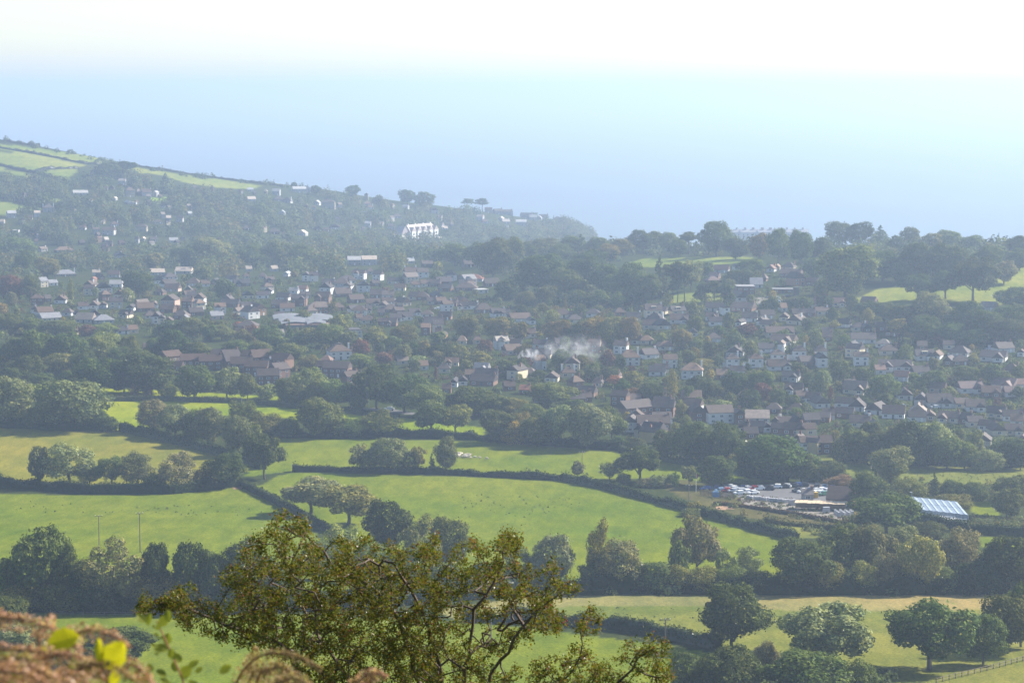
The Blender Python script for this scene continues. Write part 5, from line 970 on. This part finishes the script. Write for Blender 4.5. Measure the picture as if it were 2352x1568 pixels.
# ------------------------------------------------------------------ bracken and bramble at the photographer's feet
BR1 = leaf_material('dead bracken', .1, .5, fixed=((0, (.20, .10, .065)), (.4, (.40, .22, .15)), (.75, (.52, .33, .24)), (1, (.58, .43, .34))))
BR2 = leaf_material('fading bracken', .1, .5, fixed=((0, (.14, .10, .04)), (.5, (.30, .19, .11)), (1, (.34, .32, .18))))
STALK = plain('bracken stalk', (.24, .12, .06), .7, .2, 30, .2)
def frond(path, D0, D1, label, m, seed, ln=.024, group=None):
    """path: photo pixels the arching stalk passes through; D0, D1 its distance at the foot and at the tip"""
    rng = np.random.default_rng(seed); K = len(path); ctl_ = [P3(u, v, D0+(D1-D0)*i/(K-1)) for i, (u, v) in enumerate(path)]
    ctl_ = [ctl_[0]*2-ctl_[1]]+ctl_+[ctl_[-1]*2-ctl_[-2]]; C_ = []
    for i in range(1, K):
        for t in np.linspace(0, 1, 24, endpoint=i == K-1):
            a, b, c, d = ctl_[i-1:i+3]; C_.append(.5*(2*b+(c-a)*t+(2*a-5*b+4*c-d)*t*t+(3*b-a-3*c+d)*t**3))
    C_ = np.array(C_); a = C_[0]; g = float(hz(a[0], a[1])); root = thing('bracken_frond', label, 'fern', a, 0, group); n = len(C_)
    MB().tube([(.02, .05, g-a[2]-.05), (0, 0, 0)]+[tuple(q-a) for q in C_[4::4]], [.005, .004]+[.0032*(1-i/(n/4))+.0008 for i in range(len(C_[4::4]))], 6).build('stalk', STALK, root)
    P = []; s0 = 24/n; step = .0062/np.linalg.norm(np.diff(C_, axis=0), axis=1).sum()
    t = s0*.6
    while t < .997:
        k = t*(n-1); i = int(k); q = C_[i]*(1-(k-i))+C_[min(i+1, n-1)]*(k-i); d = C_[min(i+1, n-1)]-C_[max(i-1, 0)]; d /= np.linalg.norm(d)+1e-9
        side = np.cross(d, [0, -.8, .6]); side /= np.linalg.norm(side)+1e-9; L_ = ln*min(1, (t-s0*.4)*4)*(1.03-t)**.55*1.25*rng.uniform(.75, 1.15)
        for s in (-1, 1):
            pd = side*s+d*.55+rng.normal(0, .13, 3)+np.array([0, -.15, -.25]); pd /= np.linalg.norm(pd); curl = rng.uniform(.1, .45)
            for e in np.linspace(.12, 1, max(3, int(L_/.0038))): P.append(q+pd*L_*e+np.array([0, 0, -curl*L_])*e*e+rng.normal(0, .0011, 3))
        t += step*rng.uniform(.8, 1.3)
    P = np.array(P); V, F = leaf_quads(rng, P, rng.normal(0, .5, P.shape)+np.array([.3, -.6, .7]), .0034); link('fronds', mesh('fronds', V-a, F, [m]), parent=root)
FR = [([(-160,1800),(-60,1450),(20,1420),(110,1440),(190,1492)], 4.3, 4.0, 'pinkish brown bracken frond arching highest over the bottom left corner'),
 ([(60,1800),(85,1520),(100,1440),(122,1412)], 4.1, 4.2, 'upright brown bracken tip above the upper yellow bramble leaf'),
 ([(-140,1800),(-60,1530),(40,1492),(190,1512),(335,1562)], 3.8, 3.7, 'long brown bracken frond sweeping right under the yellow leaves'),
 ([(40,1800),(110,1500),(190,1450),(250,1455),(298,1488)], 4.1, 4.0, 'brown bracken frond curling over between the two yellow leaves'),
 ([(-160,1800),(-80,1570),(30,1540),(130,1556),(215,1600)], 3.5, 3.4, 'lowest brown bracken frond in the bottom left corner'),
 ([(120,1800),(180,1560),(260,1515),(320,1535),(352,1575)], 3.8, 3.7, 'orange brown bracken frond right of the lower yellow leaf'),
 ([(450,1900),(530,1600),(590,1510),(670,1503),(738,1534)], 5.4, 5.2, 'greyish bracken frond arching right under the hawthorn'),
 ([(560,1900),(570,1600),(578,1520),(592,1486)], 5.5, 5.4, 'greyish upright bracken tip left of its arching neighbour'),
 ([(540,1900),(600,1620),(650,1560),(690,1556),(722,1580)], 5.1, 5.0, 'faded bracken frond at the foot of the hawthorn'),
 ([(760,1900),(800,1620),(830,1560),(860,1545),(888,1552)], 5.0, 5.0, 'single dark brown bracken tip below the hawthorn')]
for i, (pth, d0, d1, lab) in enumerate(FR): frond(pth, d0, d1, lab, BR2 if i in (6, 7, 8) else BR1, 50+i)
rf = random.Random(77)
for i in range(11):
    u, v, D = rf.uniform(-50, 240), rf.uniform(1512, 1585), rf.uniform(3.4, 4.5); L1 = rf.uniform(70, 150)
    frond([(u-100, 1850), (u-40, v+40), (u, v), (u+L1*.5, v+rf.uniform(-12, 8)), (u+L1, v+rf.uniform(18, 50))], D, D-.1, 'brown bracken frond in the thick of the bottom left clump', BR2 if i % 4 == 0 else BR1, 150+i, .024, 'bracken in the bottom left clump')
for i in range(4):
    u, v, D = rf.uniform(520, 660), rf.uniform(1535, 1580), rf.uniform(5.0, 5.7); L1 = rf.uniform(60, 110)
    frond([(u-80, 1900), (u-30, v+40), (u, v), (u+L1*.5, v-6), (u+L1, v+25)], D, D-.1, 'greyish bracken frond in the clump under the hawthorn', BR2, 190+i, .026, 'bracken under the hawthorn')
BL = leaf_material('yellow bramble leaf', .3, .45, fixed=((0, (.30, .30, .02)), (.5, (.42, .38, .02)), (1, (.50, .42, .03))))
BG = leaf_material('green bramble leaf', .4, .4, fixed=((0, (.06, .09, .02)), (.5, (.14, .17, .03)), (1, (.26, .20, .04))))
def blade(mb, p, d, n, L_, wd):
    p, d, n = np.array(p, float), np.array(d, float), np.array(n, float); d /= np.linalg.norm(d); s = np.cross(d, n); s /= np.linalg.norm(s); n = np.cross(s, d); k = 7; vs_ = []
    for i in range(k+1):
        t = i/k; w_ = wd*math.sin(math.pi*min(.98, t*.92+.06))**.7*(1+.08*(-1)**i); vs_ += [p+d*L_*t-s*w_+n*.12*w_, p+d*L_*t-n*.1*L_*t*t, p+d*L_*t+s*w_+n*.12*w_]
    mb.add(vs_, [q for i in range(k) for q in ((3*i, 3*i+1, 3*i+4, 3*i+3), (3*i+1, 3*i+2, 3*i+5, 3*i+4))])
def sprig(label, base, way, leaves, m):
    a = P3(*base); root = thing('bramble_sprig', label, 'bramble', a); g = float(hz(a[0], a[1])); pts = [(0, .03, g-a[2]-.03), (0, 0, 0)]+[tuple(P3(*w_)-a) for w_ in way]
    MB().tube(pts, [.004]*2+[.0032-.0018*i/len(way) for i in range(len(way))], 6).build('stem', STALK, root)
    for i, (u, v, D, du, dv, sz) in enumerate(leaves):
        p = P3(u, v, D); q = P3(u+du, v+dv, D); mb = MB(); blade(mb, p-a, q-p, (.15, -.75+.2*math.sin(i), .55), np.linalg.norm(q-p), np.linalg.norm(q-p)*sz); mb.build('leaf', m, root)
sprig('bramble sprig with the upper bright yellow leaf', (110, 1900, 3.9), [(120, 1650, 3.9), (140, 1500, 3.9)], [(112, 1478, 3.9, 68, -18, .42), (138, 1482, 3.9, -48, 10, .22)], BL)
sprig('bramble sprig with the lower broad yellow leaf', (250, 1900, 3.6), [(255, 1700, 3.6), (246, 1545, 3.6)], [(245, 1532, 3.6, 38, -58, .42), (230, 1520, 3.6, -4, -55, .2), (255, 1572, 3.6, 18, -36, .3)], BL)
lv = []; r9 = random.Random(9)
for i in range(26):
    t = r9.random(); u = 430-t*75+r9.uniform(-45, 45)*(1.1-t*.5); v = 1570-t*150+r9.uniform(-12, 12); lv.append((u, v, 5.0+r9.uniform(-.12, .12), r9.uniform(-26, 26), r9.uniform(-28, 6), r9.uniform(.25, .38)))
sprig('leafy green and bronze bramble spray between the bracken clumps', (450, 1950, 5.0), [(440, 1700, 5.0), (420, 1560, 5.0), (385, 1480, 5.0), (360, 1425, 5.0)], lv, BG)
lv = [(r9.uniform(20, 520), 1568+r9.uniform(-35, 20), 4.3+r9.uniform(-.4, .6), r9.uniform(-30, 30), r9.uniform(-32, 0), r9.uniform(.25, .4)) for i in range(34)]
sprig('low green bramble leaves along the bottom edge among bracken', (260, 1950, 4.3), [(250, 1700, 4.3), (150, 1600, 4.3), (60, 1575, 4.3)], lv, BG)
